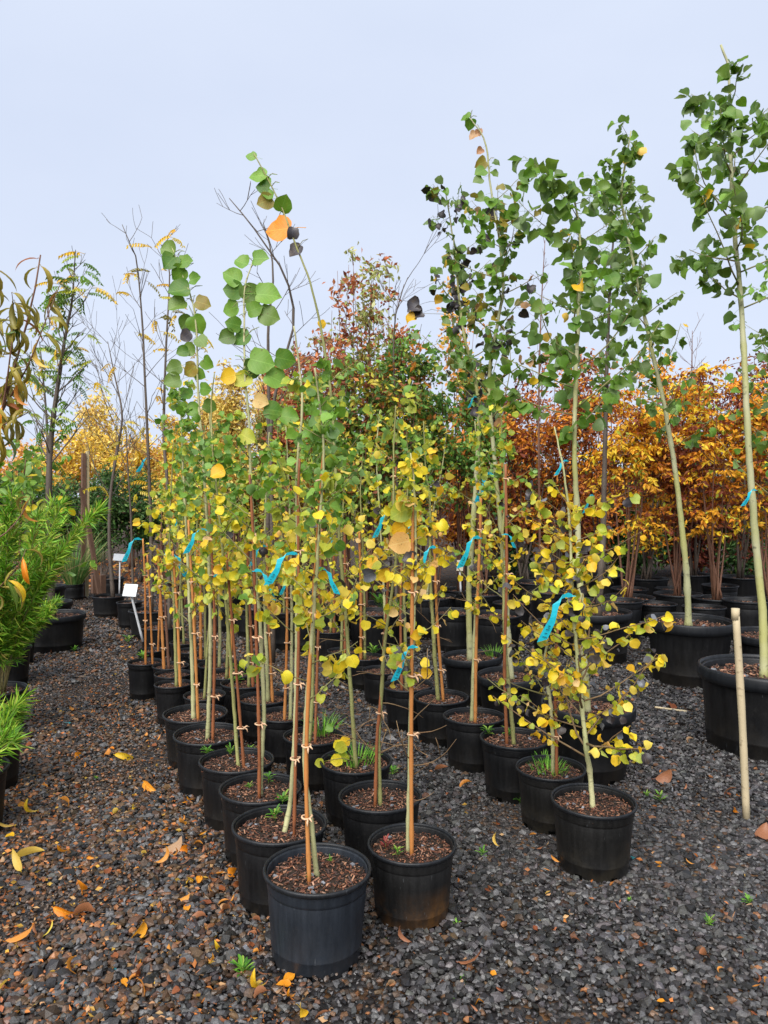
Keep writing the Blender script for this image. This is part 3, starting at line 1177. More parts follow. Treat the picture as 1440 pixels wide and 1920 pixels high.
# --- row edging the path
potted('A0', [(595, 1640), (584, 1547), (572, 1447), (573, 1350), (588, 1150), (600, 980), (607, 850), (598, 752), (590, 690)], 'front aspen tied to a tall orange stake', 12, 150, (.045, .062), ('low', 'upper'),
       stake_px=[(580, 1642), (575, 1380), (601, 915), (609, 845)], ties=(.18, .335, .62, .92), t0=.36, nb=16, blen=.26)
potted('A1', [(532, 1552), (543, 1513), (549, 1447), (554, 1344), (556, 1187), (558, 1029), (556, 900), (566, 773), (563, 701), (551, 611)], 'aspen with a curved foot', 12, 150, (.044, .062), ('low', 'upper'),
       stake_px=[(551, 1548), (555, 1380), (560, 1187), (559, 943), (562, 860)], sdark=True, ties=(.22, .42, .75), t0=.38, t1=.78, nb=15, blen=.26, big_top=.15, trunk_leaves=.05)
potted('A2', [(488, 1474), (492, 1380), (495, 1344), (488, 1172), (480, 1087), (474, 972), (469, 880), (467, 791), (459, 701), (458, 593), (459, 539), (474, 490)],
       'aspen with very large green top leaves', 11, 110, (.046, .064), ('low', 'upper'), stake_px=[(486, 1468), (485, 1344), (476, 1058), (473, 972), (468, 890)], sdark=True, ties=(.25, .5, .8), t0=.36, t1=.64, nb=13, blen=.26, trunk_leaves=0,
       explicit=[(455, 492, 36, 'fresh'), (486, 486, 36, 'fresh'), (438, 522, 42, 'fresh'), (440, 545, 42, 'green'), (470, 552, 50, 'deep'), (499, 552, 54, 'fresh'), (434, 577, 38, 'green'), (476, 582, 36, 'green'), (502, 592, 46, 'deep'),
                 (428, 632, 36, 'deep'), (441, 610, 34, 'green'), (455, 632, 42, 'green'), (487, 678, 56, 'fresh'), (513, 708, 50, 'fresh'), (468, 690, 42, 'deep'), (531, 672, 44, 'green'), (458, 712, 38, 'lime'), (508, 768, 42, 'green'),
                 (430, 706, 34, 'gold', 1), (487, 752, 32, 'peachy'), (540, 782, 40, 'green'), (462, 820, 36, 'lime'), (410, 886, 34, 'gold')])
potted('A3', [(447, 1420), (440, 1344), (433, 1246), (427, 1173), (422, 1100), (417, 1029), (406, 915), (398, 830), (396, 760), (402, 700)], 'aspen with a dark slim stem', 9, 140, (.046, .064), ('low', 'upper'), stk=(1, .55), sdark=True, bark='bark_green', t0=.34, t1=.82, nb=15, blen=.27)
potted('A4', [(389, 1376), (393, 1280), (395, 1187), (393, 1115), (391, 1029), (386, 943), (379, 830), (372, 747), (368, 615), (358, 556), (340, 510), (322, 462)],
       'aspen with a thin big-leaved tip', 10, 150, (.048, .066), ('low', 'upper'), stk=(1, .48), sdark=True, t0=.28, t1=.66, nb=15, blen=.28, trunk_leaves=0,
       explicit=[(318, 468, 38, 'deep'), (338, 512, 36, 'green'), (322, 490, 38, 'green'), (346, 492, 34, 'green'), (340, 545, 46, 'green'), (336, 572, 40, 'deep'), (350, 602, 34, 'deep'), (368, 606, 40, 'green'), (349, 628, 28, 'dark'),
                 (378, 568, 34, 'olive'), (356, 655, 30, 'deep'), (378, 640, 30, 'deep'), (390, 680, 30, 'green'), (330, 690, 34, 'deep'), (328, 716, 36, 'deep'), (358, 692, 34, 'olive'), (366, 525, 28, 'fresh'), (352, 740, 30, 'green'), (385, 730, 28, 'fresh'), (362, 768, 32, 'green'), (390, 760, 30, 'deep'), (345, 660, 26, 'green'), (372, 700, 26, 'fresh')])
potted('A5', [(363, 1340), (361, 1270), (359, 1202), (356, 1158), (352, 1050), (345, 920), (340, 800), (336, 720)], 'bushy aspen, yellow below and green above', 10, 170, (.046, .064), ('low', 'upper'), stk=(1, .6), t0=.28, nb=17, blen=.32)
# --- inner row
potted('B0', [(765, 1592), (767, 1480), (769, 1380), (772, 1250), (779, 1087), (779, 972), (776, 900), (770, 850)], 'golden aspen with bare lower twigs', 11, 120, (.046, .062), ('gold', 'low'),
       stake_px=[(772, 1594), (771, 1380), (773, 1087), (774, 980), (776, 950)], ties=(.36, .52, .75), t0=.40, bare=9, nb=15, blen=.24,
       explicit=[(752, 1018, 46, 'peachy', 0), (752, 960, 44, 'lime', 0), (748, 992, 32, 'gold'), (722, 1078, 30, 'gold', 0), (720, 1056, 26, 'dark', 3), (770, 1048, 30, 'dark', 3), (700, 1055, 28, 'gold', 0), (692, 1078, 30, 'slate', 3), (738, 1245, 26, 'lime'), (798, 1262, 24, 'gold'), (796, 1240, 20, 'yellow')])
potted('B1', [(713, 1505), (711, 1430), (710, 1380), (716, 1287), (722, 1201), (736, 1101), (742, 1050), (738, 940), (738, 850), (742, 760)], 'aspen with a crooked stem', 10, 130, (.046, .062), ('gold', 'mid'),
       stake_px=[(703, 1500), (707, 1380), (712, 1330), (726, 1115), (733, 972), (742, 875)], sdark=True, ties=(.3, .52, .75, .97), t0=.42, bare=9, nb=15, blen=.28, bark='bark_green')
potted('B2', [(668, 1438), (661, 1344), (655, 1258), (650, 1172), (639, 1043), (632, 937), (622, 755), (604, 629), (582, 532), (550, 448), (522, 375), (476, 288)],
       'tall thin aspen with one orange leaf', 10, 110, (.046, .062), ('low', 'upper'), bare=5, t0=.2, t1=.62, nb=14, blen=.27, trunk_leaves=0, bark='bark_green',
       explicit=[(472, 293, 24, 'fresh', 0), (486, 328, 40, 'fresh', 0), (497, 344, 34, 'fresh', 1), (495, 352, 30, 'green', 0), (500, 378, 36, 'olive', 0), (531, 386, 38, 'green', 0), (504, 366, 26, 'green', 0), (525, 428, 58, 'orange', 0), (549, 440, 26, 'dark', 3), (555, 467, 34, 'dark', 0),
                 (603, 607, 18, 'gold', 1), (634, 1398, 22, 'yellow', 0), (648, 1390, 22, 'gold'), (632, 1425, 26, 'yellow', 0), (645, 1420, 22, 'lime'), (640, 1400, 26, 'lime'), (618, 1368, 18, 'fresh'), (600, 1430, 20, 'lime')])
potted('B3', [(580, 1385), (586, 1300), (589, 1144), (596, 1000), (601, 880), (594, 790), (588, 720)], 'straight green-stemmed aspen', 9, 140, (.046, .062), ('low', 'upper'), stk=(1, .6), sdark=True, bark='bark_green', t0=.34, nb=15, blen=.28)
potted('B4', [(544, 1342), (546, 1270), (547, 1187), (546, 1050), (541, 900), (536, 800)], 'pale-stemmed aspen', 9, 130, (.046, .062), ('low', 'mid'), stk=(-1, .6), t0=.34, nb=14, blen=.28)
potted('B5', [(503, 1313), (500, 1230), (497, 1158), (495, 1050), (500, 900), (505, 810)], 'aspen with smooth grey-green stem', 9, 130, (.046, .062), ('low', 'mid'), stk=(1, .6), t0=.32, nb=14, blen=.28)
potted('B6', [(467, 1290), (465, 1220), (463, 1158), (461, 1080), (455, 950), (450, 840)], 'aspen above a weedy pot', 8, 130, (.046, .062), ('low', 'mid'), stk=(1, .6), sdark=True, t0=.3, nb=14, blen=.28, bark='bark_green')
potted('B7', [(425, 1268), (428, 1180), (426, 1080), (420, 960), (418, 860)], 'short leafy aspen', 8, 120, (.046, .062), ('low', 'mid'), stk=(1, .6), t0=.28, nb=13, blen=.28, bark='bark_green')
potted('B8', [(411, 1250), (412, 1170), (408, 1060), (400, 930), (395, 820), (390, 740)], 'slender aspen', 8, 130, (.046, .062), ('mid', 'upper'), stk=(-1, .55), sdark=True, t0=.3, t1=.85, nb=14, blen=.28)
# --- row beside the open gravel
potted('D0', [(1112, 1500), (1106, 1450), (1099, 1400), (1091, 1325), (1084, 1250), (1078, 1180), (1072, 1080), (1068, 980), (1058, 890), (1040, 800)], 'spreading golden aspen with low branches', 13, 400, (.050, .062), ('dlow', 'gold'), t0=.13, t1=.80, nb=34, blen=.46, up=.42, trunk_leaves=.08, twig='twig')
potted('D1', [(1037, 1440), (1036, 1380), (1033, 1325), (1027, 1287), (1021, 1240), (1028, 1196)], 'short cut-off aspen', 10, 70, (.042, .056), ('dlow', 'gold'), stake_px=[(1044, 1440), (1043, 1370), (1040, 1260), (1046, 1180)], sdark=True, ties=(.3,), t0=.35, nb=11, blen=.36, r1=.006, trunk_leaves=.05)
potted('D2', [(964, 1392), (958, 1330), (948, 1230), (945, 1172), (944, 1087), (941, 1029), (946, 915), (942, 830), (938, 750)], 'aspen with dark spotted leaves', 10, 140, (.044, .06), ('dlow', 'mid'), stake_px=[(951, 1386), (946, 1250), (950, 1080), (948, 870)], ties=(.2, .62, .95), sdark=True, t0=.3, nb=15, blen=.3, bark='bark_green')
potted('D3', [(885, 1346), (888, 1250), (891, 1170), (897, 1087), (901, 960), (898, 860), (890, 790)], 'light-stemmed aspen', 11, 120, (.044, .06), ('low', 'mid'), stake_px=[(891, 1348), (893, 1200), (900, 1000), (902, 930)], ties=(.3, .62, .85), bare=5, t0=.36, nb=14, blen=.28)
potted('D4', [(822, 1311), (815, 1230), (811, 1150), (807, 1087), (806, 943), (799, 886), (794, 790)], 'aspen over bare hooked twigs', 10, 130, (.044, .06), ('gold', 'mid'), stk=(1, .62), t0=.36, bare=9, nb=14, blen=.28, bark='bark_green')
potted('D5', [(762, 1288), (760, 1200), (757, 1110), (760, 1000), (765, 900), (762, 800)], 'aspen', 9, 110, (.044, .06), ('gold', 'mid'), stk=(-1, .6), sdark=True, t0=.34, nb=13, blen=.28, bark='bark_green')
# --- middle block
potted('C0', [(640, 1226), (642, 1130), (640, 1030), (646, 900), (650, 820)], 'slim aspen', 7, 110, (.05, .066), ('low', 'mid'), stk=(1, .6), sdark=True, t0=.3, nb=12, blen=.3, bark='bark_green')
potted('C1', [(684, 1237), (683, 1129), (680, 1030), (676, 920), (682, 830)], 'slim aspen', 7, 110, (.05, .066), ('low', 'mid'), stk=(-1, .6), t0=.3, nb=12, blen=.3, bark='bark_green')
potted('C2', [(716, 1260), (722, 1170), (718, 1080), (712, 960), (706, 850), (712, 770)], 'slim aspen', 7, 110, (.05, .066), ('low', 'mid'), t0=.34, nb=12, blen=.3)
potted('C6', [(620, 1186), (622, 1100), (618, 1000), (624, 900), (622, 800)], 'slim aspen', 6, 110, (.054, .07), ('low', 'mid'), stk=(1, .6), sdark=True, t0=.3, nb=12, blen=.32, bark='bark_green')
potted('C5', [(570, 1160), (568, 1080), (572, 980), (575, 880), (570, 790)], 'slim aspen', 6, 100, (.054, .07), ('low', 'mid'), t0=.3, nb=12, blen=.32, bark='bark_green')
potted('C4', [(533, 1150), (530, 1060), (526, 960), (520, 850), (523, 760)], 'slim aspen', 6, 90, (.054, .07), ('low', 'mid'), t0=.3, nb=11, blen=.32, bark='bark_green')
potted('C7', [(800, 1125), (806, 1040), (812, 960), (830, 870), (838, 800)], 'twiggy aspen', 6, 110, (.054, .07), ('gold', 'mid'), bare=22, t0=.3, nb=14, blen=.4, twig='twig')
# --- small pots at the far end
potted('S0', [(331, 1284), (328, 1190), (325, 1100), (318, 1000), (322, 900), (326, 820)], 'double-stemmed young aspen', 8, 110, (.05, .066), ('low', 'mid'), stk=(1, .55), t0=.34, nb=12, blen=.28, bark='bark_green')
potted('S1', [(333, 1266), (336, 1160), (340, 1060), (345, 940), (350, 850)], 'young aspen', 7, 100, (.05, .066), ('low', 'mid'), t0=.32, nb=12, blen=.28, bark='bark_green')
potted('S2', [(383, 1306), (388, 1230), (394, 1150), (400, 1040), (410, 930)], 'young aspen with yellow mossy foot', 7, 100, (.05, .066), ('low', 'mid'), t0=.34, nb=12, blen=.28, bark='bark_green')
potted('S4', [(317, 1252), (312, 1180), (308, 1100), (302, 1010), (305, 930)], 'thin whip', 7, 40, (.045, .06), ('low', 'mid'), stk=(-1, .7), t0=.4, nb=7, blen=.2, bark='bark_red')
potted('S6', [(358, 1224), (360, 1140), (366, 1040), (372, 930), (370, 850)], 'young aspen', 6, 100, (.054, .07), ('low', 'mid'), stk=(1, .6), t0=.3, nb=12, blen=.3, bark='bark_green')
potted('S7', [(385, 1234), (384, 1140), (380, 1040), (384, 930), (388, 840)], 'young aspen', 6, 100, (.054, .07), ('low', 'mid'), stk=(-1, .6), t0=.3, nb=12, blen=.3, bark='bark_green')
potted('S8', [(345, 1208), (340, 1120), (336, 1030), (332, 930), (330, 850)], 'young aspen', 6, 90, (.054, .07), ('low', 'mid'), t0=.3, nb=12, blen=.3, bark='bark_green')
for k_, px_ in (('S3', [(273, 1243), (272, 1100), (268, 1010)]), ('S5', [(296, 1218), (300, 1120), (304, 1040)]), ('S3', [(288, 1225), (281, 1120), (276, 1040)])):
    c_, D_, H_, sz_, pl_ = POT[k_]
    Yk = c_.y
    pts_ = [at(u, v, Yk) for u, v in px_]
    pts_[0].z = sz_ - .03 if px_[0][0] != 288 else 0.01
    stake('bare bamboo stake ' + {273: 'in the pot at the far path corner', 296: 'in the pot below the white sign', 288: 'standing beside the corner pot'}[px_[0][0]], pts_, .009, False, (.35, .7))

# --- big poplars on the right and behind
potted('E1', [(1102, 1325), (1096, 1240), (1090, 1136), (1086, 1058), (1082, 954), (1077, 850), (1080, 700), (1084, 597), (1089, 492), (1085, 420), (1072, 350)],
       'straight poplar with a flat dense top', 17, 290, (.062, .092), ('poplar', 'poplar'), t0=.52, nb=20, blen=.58, shape='poplar', bark='bark_tree', name='poplar_tree', big_top=.2, up=.35, r1=.005, trunk_leaves=.12)
potted('G1', [(1122, 1150), (1127, 1060), (1131, 1006), (1134, 850), (1139, 666), (1144, 538), (1150, 423), (1142, 340)], 'poplar with a dark stem', 15, 220, (.07, .095), ('poplar', 'poplar'), t0=.48, nb=16, blen=.5, shape='poplar', bark='bark_dark', name='poplar_tree', r1=.005)
potted('E3', [(882, 1236), (879, 1115), (886, 1000), (893, 886), (898, 800), (893, 722), (872, 638), (861, 562), (855, 475), (848, 437), (836, 362)],
       'poplar with many blackened leaves', 14, 270, (.058, .085), ('poplar_dark', 'poplar_dark'), t0=.48, nb=19, blen=.55, shape='poplar', bark='bark_tree', name='poplar_tree', r1=.004,
       explicit=[(778, 575, 34, 'dark', 3), (785, 590, 30, 'dark', 0), (772, 598, 26, 'gold', 3)])
potted('E2', [(960, 1272), (950, 1150), (940, 1000), (926, 850), (917, 711), (934, 600), (944, 540), (940, 480), (934, 433), (920, 354), (910, 267), (882, 222)],
       'poplar with a long sparse leader', 13, 230, (.058, .08), ('poplar_dark', 'poplar_olive'), t0=.46, t1=.85, nb=20, blen=.5, shape='poplar', bark='bark_tree', name='poplar_tree', r1=.004, trunk_leaves=.12,
       explicit=[(876, 218, 22, 'green'), (882, 228, 24, 'green'), (890, 252, 20, 'tan'), (898, 245, 16, 'tan'), (902, 280, 16, 'tan'), (905, 305, 26, 'olive'), (903, 322, 26, 'green'), (898, 338, 22, 'deep'), (928, 307, 16, 'deep'), (926, 325, 18, 'deep'), (902, 370, 22, 'deep'), (918, 380, 24, 'green'), (938, 385, 22, 'deep'), (908, 408, 24, 'green'), (944, 410, 28, 'olive'), (922, 398, 24, 'dark')])
potted('F1', [(1291, 1166), (1288, 1090), (1283, 1029), (1267, 888), (1249, 779), (1230, 691), (1208, 590), (1188, 499), (1172, 410), (1165, 360), (1183, 246)],
       'poplar leaning over the yard', 15, 300, (.062, .088), ('poplar', 'poplar'), t0=.34, nb=28, blen=.38, shape='poplar', bark='bark_tree', name='poplar_tree', r1=.006, trunk_leaves=.22)
potted('F2', [(1433, 1262), (1430, 1154), (1421, 1060), (1408, 904), (1402, 810), (1396, 685), (1389, 560), (1378, 437), (1369, 281), (1367, 140), (1352, 84)],
       'tallest poplar, pale trunk', 20, 300, (.072, .098), ('poplar', 'poplar'), t0=.58, t1=.9, nb=18, blen=.60, shape='poplar', bark='bark_tree', name='poplar_tree', r1=.007, trunk_leaves=.1)
potted('F3', [(1475, 1190), (1478, 900), (1474, 700), (1480, 520)], 'poplar at the picture edge', 14, 240, (.07, .095), ('poplar', 'poplar'), t0=.3, nb=26, blen=.75, shape='poplar', bark='bark_tree', name='poplar_tree')


# ---------------------------------------------------------------- ribbon tags
def tagat(u, v, Y, spx, yaw, lab, side=1, hang=1.0):
    ribbon(lab, at(u, v, Y), spx * Y / FPX, yaw, hang, side)


yA = {k: POT[k][0].y for k in POT}
for (u, v, key, spx, yaw, side, hang, lab) in [
        (1072, 1120, 'D0', 86, .1, 1, 1.0, 'big blue printed tag on the spreading golden aspen'),
        (778, 1215, 'B0', 62, .3, 1, 1.0, 'blue tag low on the golden aspen stake'),
        (816, 1028, 'D4', 50, .2, 1, 1.1, 'blue strap tag on the aspen over hooked twigs'),
        (899, 1010, 'D3', 58, .2, 1, 1.0, 'blue tag on the light-stemmed aspen'),
        (945, 1003, 'D2', 34, .6, -1, .8, 'short blue tag on the aspen with dark spotted leaves'),
        (555, 1040, 'A1', 74, .1, 1, .8, 'long blue tag on the aspen with curved foot'),
        (597, 1068, 'A0', 50, .2, -1, 1.0, 'wide blue tag on the front aspen stake'),
        (478, 1072, 'A2', 48, .2, -1, 1.2, 'blue tag on the aspen with very large leaves'),
        (432, 1062, 'A3', 40, .2, 1, .5, 'nearly level blue tag on the dark slim aspen'),
        (385, 995, 'A4', 50, .2, 1, .9, 'blue tag on the aspen with the sky-high tip'),
        (312, 1040, 'S4', 52, .4, -1, .9, 'blue tag on the thin whip by the path'),
        (497, 1025, 'B5', 38, .2, 1, 1.0, 'small blue tag on the smooth-stemmed aspen'),
        (430, 978, 'B7', 28, .3, 1, 1.0, 'small blue tag on the short leafy aspen'),
        (733, 965, 'B1', 46, .2, 1, 1.0, 'narrow blue tag on the crooked aspen'),
        (922, 890, 'E2', 56, .5, 1, 1.0, 'blue tag high on the poplar with sparse leader'),
        (1417, 920, 'F2', 44, .2, 1, .7, 'blue tag round the tallest poplar trunk'),
        (1064, 865, 'E1', 36, .2, 1, .8, 'blue tag on the straight poplar'),
        (1112, 930, 'G1', 34, .4, 1, 1.0, 'blue tag on the dark-stemmed poplar'),
        (282, 860, 'T1', 34, .5, 1, .8, 'blue tag on the slender leafless tree'),
        (262, 1012, 'K5', 40, .2, 1, 1.1, 'faded blue tag near the white sign'),
        (640, 1015, 'C0', 24, .3, 1, 1.0, 'small blue tag on the slim aspen beside the gravel gap'),
        (605, 1000, 'B3', 34, .3, -1, .9, 'blue tag on the straight green-stemmed aspen'),
        (548, 1085, 'B4', 32, .2, 1, 1.0, 'blue tag on the pale-stemmed inner aspen'),
        (345, 965, 'S1', 30, .3, 1, 1.0, 'small blue tag on the young aspen in the pale-rimmed pot'),
        (408, 1000, 'B8', 28, .2, -1, 1.0, 'small blue tag on the slender ninth inner aspen'),
        (776, 985, 'D5', 26, .2, 1, 1.0, 'small blue tag on the sixth gravel-side aspen'),
        (893, 745, 'E3', 22, .2, 1, 1.0, 'tiny blue tag on the blackened poplar')]:
    tagat(u, v, yA[key] - .05, spx * 1.12, yaw, lab, side, hang)


# ---------------------------------------------------------------- leafless and pinnate trees at the back left
def recurse(mb, p, d, ln, r, depth, tips, bend=.25, kids=(2, 3), spread=.6, minr=.0022):
    pts, rads = [p], [r]
    for k in range(4):
        d = (d + rvec() * bend * .5 + Vector((0, 0, .06))).normalized()
        p = p + d * ln / 4
        pts.append(p)
        rads.append(max(minr, r * (1 - .12 * (k + 1))))
    mb.tube(pts, rads, 5 if r > .008 else 4, False)
    if depth <= 0:
        tips.append((p, d))
        return
    for i in range(random.randint(*kids)):
        s = pts[random.randint(1, 4)]
        dd = (d + rvec() * spread).normalized()
        recurse(mb, s, dd, ln * U(.55, .8), max(minr, r * .55), depth - 1, tips, bend, kids, spread, minr)


def wild_tree(name, label, px, Y, r0, r1, nb, blen, t0, depth, bark, leaf=None, nleaf=0, lsize=(.2, .3), lmat=None, group=None, up=.8, base_z=None, cap=200, shape='pinnate', az0=None):
    P0 = trunk_pts(px, Y, .08)
    if base_z is not None:
        P0[0].z = base_z
    base = P0[0].copy()
    root = thing(name, label, 'tree', base, group)
    P = smooth_line([q - base for q in P0], 24)
    mb = MB()
    mb.tube(P, [max(r1, r0 * (1 - i / 23) ** .8 + r1 * i / 23) * U(.95, 1.08) for i in range(24)], 8)
    mb.build('trunk', bark, root)
    tips = []
    az = U(0, TAU) if az0 is None else az0
    for b in range(nb):
        t = t0 + (1 - t0) * (b + U(0, 1)) / nb
        az += 2.4 + U(-.4, .4)
        d = Vector((math.cos(az), math.sin(az) * .8, up + U(-.3, .4))).normalized()
        br = MB()
        recurse(br, along(P, min(t, .99)), d, blen * (1 - .5 * (t - t0) / (1 - t0)) * U(.6, 1.2), max(.004, r0 * .3 * (1 - t * .6)), depth, tips)
        br.build('branch', bark, root)
    for i in range(min(nleaf, cap)):
        p, d = random.choice(tips)
        q = p - d * U(0, .15)
        a = U(0, TAU)
        xd = Vector((math.cos(a), math.sin(a), U(-.6, .25)))
        add_leaf(root, Vector((0, 0, 0)), q, xd, Vector((U(-.3, .3), U(-.6, .1), 1)), U(*lsize), pick(lmat), shape)
    return root


Yt = POT['T1'][0].y
wild_tree('slender_tree', 'slender nearly leafless tree with a few yellow leaflets behind the white sign', [(284, 1140), (283, 990), (278, 851), (271, 695), (267, 608), (257, 494), (247, 465), (229, 421)], Yt, .024, .004, 16, .52, .35, 1, 'bark_dark',
          nleaf=20, lsize=(.16, .26), lmat={'gold': .5, 'yellow': .2, 'olive': .3}, base_z=POT['T1'][3] - .02, group='tall slender back trees')
Yt = POT['T2'][0].y
wild_tree('slender_tree', 'second slender tree with yellow leaflets near the top', [(318, 1165), (314, 921), (307, 817), (311, 660), (318, 521), (312, 478), (300, 455)], Yt, .023, .004, 14, .5, .4, 1, 'bark_dark',
          nleaf=24, lsize=(.16, .26), lmat={'gold': .5, 'yellow': .3, 'olive': .2}, base_z=POT['T2'][3] - .02, group='tall slender back trees')
Yt = POT['K4'][0].y
wild_tree('bare_tree', 'bare forked tree across the path with many fine twigs', [(212, 1112), (205, 1010), (208, 921), (222, 834), (229, 775), (214, 700), (202, 640)], Yt, .03, .004, 18, .95, .35, 2, 'bark_dark', base_z=POT['K4'][3] - .02, up=1.1)
wild_tree('bare_tree', 'thin bare stem behind the white sign', [(250, 1120), (246, 980), (240, 880), (236, 800)], POT['K5'][0].y, .018, .004, 8, .5, .4, 1, 'bark_dark',
          nleaf=16, lsize=(.16, .25), lmat={'yellow': .6, 'gold': .4}, base_z=POT['K5'][3] - .02)
Yt = POT['K1'][0].y
wild_tree('pinnate_tree', 'thick-trunked tree with green and yellow feather-shaped leaves', [(98, 1150), (92, 1020), (92, 900), (97, 810), (115, 678), (128, 600), (135, 567), (140, 495)], Yt, .046, .005, 30, .46, .42, 1, 'bark_dark',
          nleaf=105, lsize=(.17, .28), lmat={'deep': .1, 'green': .36, 'fresh': .15, 'lime': .25, 'gold': .14}, base_z=POT['K1'][3] - .02)
wild_tree('pinnate_tree', 'second stem with a few feather-shaped leaves behind the thick trunk', [(84, 1128), (90, 950), (88, 800), (80, 700), (74, 640)], POT['K2'][0].y, .03, .005, 10, .6, .45, 1, 'bark_dark', nleaf=26, lsize=(.2, .3),
          lmat={'green': .4, 'lime': .4, 'gold': .2}, base_z=POT['K2'][3] - .02)
wild_tree('dark_bare_tree', 'dark crooked tree with bare branches high behind the front aspens', [(512, 1140), (510, 1000), (508, 850), (512, 760), (540, 650), (552, 595), (536, 520), (503, 467), (470, 420), (430, 372)], 7.4, .024, .004, 13, .62, .5, 1, 'bark_dark', base_z=0.0, up=.5)
wild_tree('dark_bare_tree', 'thin bare leader beside the dark crooked tree', [(498, 1130), (503, 900), (504, 760), (503, 611), (512, 530), (508, 470), (495, 425)], 7.8, .03, .005, 9, .55, .5, 1, 'bark_dark', base_z=0.0, up=.6)
wild_tree('bare_tree', 'fine bare crown between the oaks and the blackened poplar', [(742, 1130), (744, 900), (738, 640), (750, 560), (765, 520)], 8.6, .022, .004, 8, .8, .55, 2, 'bark_dark', base_z=0.0)
wild_tree('bare_tree', 'thin bare mast before the flat-topped poplar', [(1014, 1100), (1010, 800), (1014, 600), (1022, 450)], 10.5, .022, .004, 20, .3, .3, 1, 'bark_red', base_z=0.0, up=1.2)
wild_tree('bare_tree', 'tiny bare tree top above the orange rows', [(1292, 1080), (1296, 800), (1298, 620)], 12.5, .03, .004, 16, .6, .5, 1, 'bark_red', base_z=0.0, up=1.0)


# ---------------------------------------------------------------- leafy background trees
def leaf_cloud(P, D, size, cols, droop=.5, width=.42):
    """diamond leaves at points P with directions D"""
    n = len(P)
    rnd = RNG.normal(0, 1, (n, 3))
    X = D + rnd * .55
    X[:, 2] -= droop
    X /= np.linalg.norm(X, axis=1)[:, None]
    Nn = RNG.normal(0, 1, (n, 3))
    Y = np.cross(Nn, X)
    Y /= np.linalg.norm(Y, axis=1)[:, None]
    Z = np.cross(X, Y)
    s = size[:, None]
    w_ = width * .5
    a = P
    b = P + X * s * .45 + Y * s * w_ + Z * s * .08
    c = P + X * s
    d = P + X * s * .45 - Y * s * w_ + Z * s * .08
    e = P + X * s * .48
    V = np.stack([a, b, c, d, e], 1).reshape(-1, 3)
    o = (np.arange(n) * 5)[:, None]
    F = np.concatenate([o + np.array([[0, 1, 4]]), o + np.array([[1, 2, 4]]), o + np.array([[2, 3, 4]]), o + np.array([[3, 0, 4]])])
    C = np.repeat(cols, 5, 0)
    return V, F, C


def cols_from(pal, n, clump=1):
    k = np.array([p[1] for p in pal], float)
    idx = np.repeat(RNG.choice(len(pal), n // clump + 1, p=k / k.sum()), clump)[:n]
    alt = RNG.random(n) < .25
    idx[alt] = RNG.choice(len(pal), alt.sum(), p=k / k.sum())
    c = np.array([p[0] for p in pal], float)[idx]
    return np.clip(c * RNG.uniform(.7, 1.3, (n, 1)) * RNG.uniform(.93, 1.07, (n, 3)), 0, .9)


FP = {
    'orange': [((.74, .36, .025), 4), ((.68, .25, .02), 2.6), ((.84, .56, .035), 3), ((.20, .05, .022), 1.8), ((.34, .10, .02), 1.0), ((.36, .42, .05), 1.1)],
    'fox': [((.40, .12, .025), 3), ((.20, .05, .022), 3), ((.62, .22, .025), 2), ((.74, .36, .03), 1.2)],
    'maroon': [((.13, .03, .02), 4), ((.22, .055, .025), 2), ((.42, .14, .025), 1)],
    'oakred': [((.44, .14, .06), 4), ((.54, .21, .085), 3), ((.30, .34, .09), 1.4), ((.22, .055, .035), 2), ((.36, .34, .14), 1)],
    'oakpale': [((.40, .44, .14), 3), ((.34, .32, .08), 2), ((.40, .13, .05), 2.5), ((.50, .52, .24), 1)],
    'oakgreen': [((.09, .20, .04), 4), ((.17, .31, .05), 3), ((.42, .42, .08), 1.2), ((.55, .20, .03), 1)],
    'yellow': [((.72, .50, .06), 4), ((.66, .40, .05), 2), ((.74, .58, .16), 2), ((.55, .26, .06), .8)],
    'straw': [((.74, .58, .16), 4), ((.70, .50, .10), 3), ((.55, .35, .10), 1)],
    'peach': [((.70, .34, .07), 3), ((.74, .45, .12), 3), ((.62, .25, .06), 1)],
    'hedge': [((.035, .085, .02), 4), ((.06, .14, .03), 3), ((.12, .20, .05), 1), ((.16, .09, .05), .5)],
    'shrub': [((.06, .17, .03), 3), ((.14, .28, .05), 3), ((.26, .36, .07), 1)],
    'mixed': [((.20, .30, .05), 3), ((.50, .42, .05), 2), ((.09, .18, .04), 2), ((.45, .20, .04), 1), ((.25, .08, .04), 1)],
}


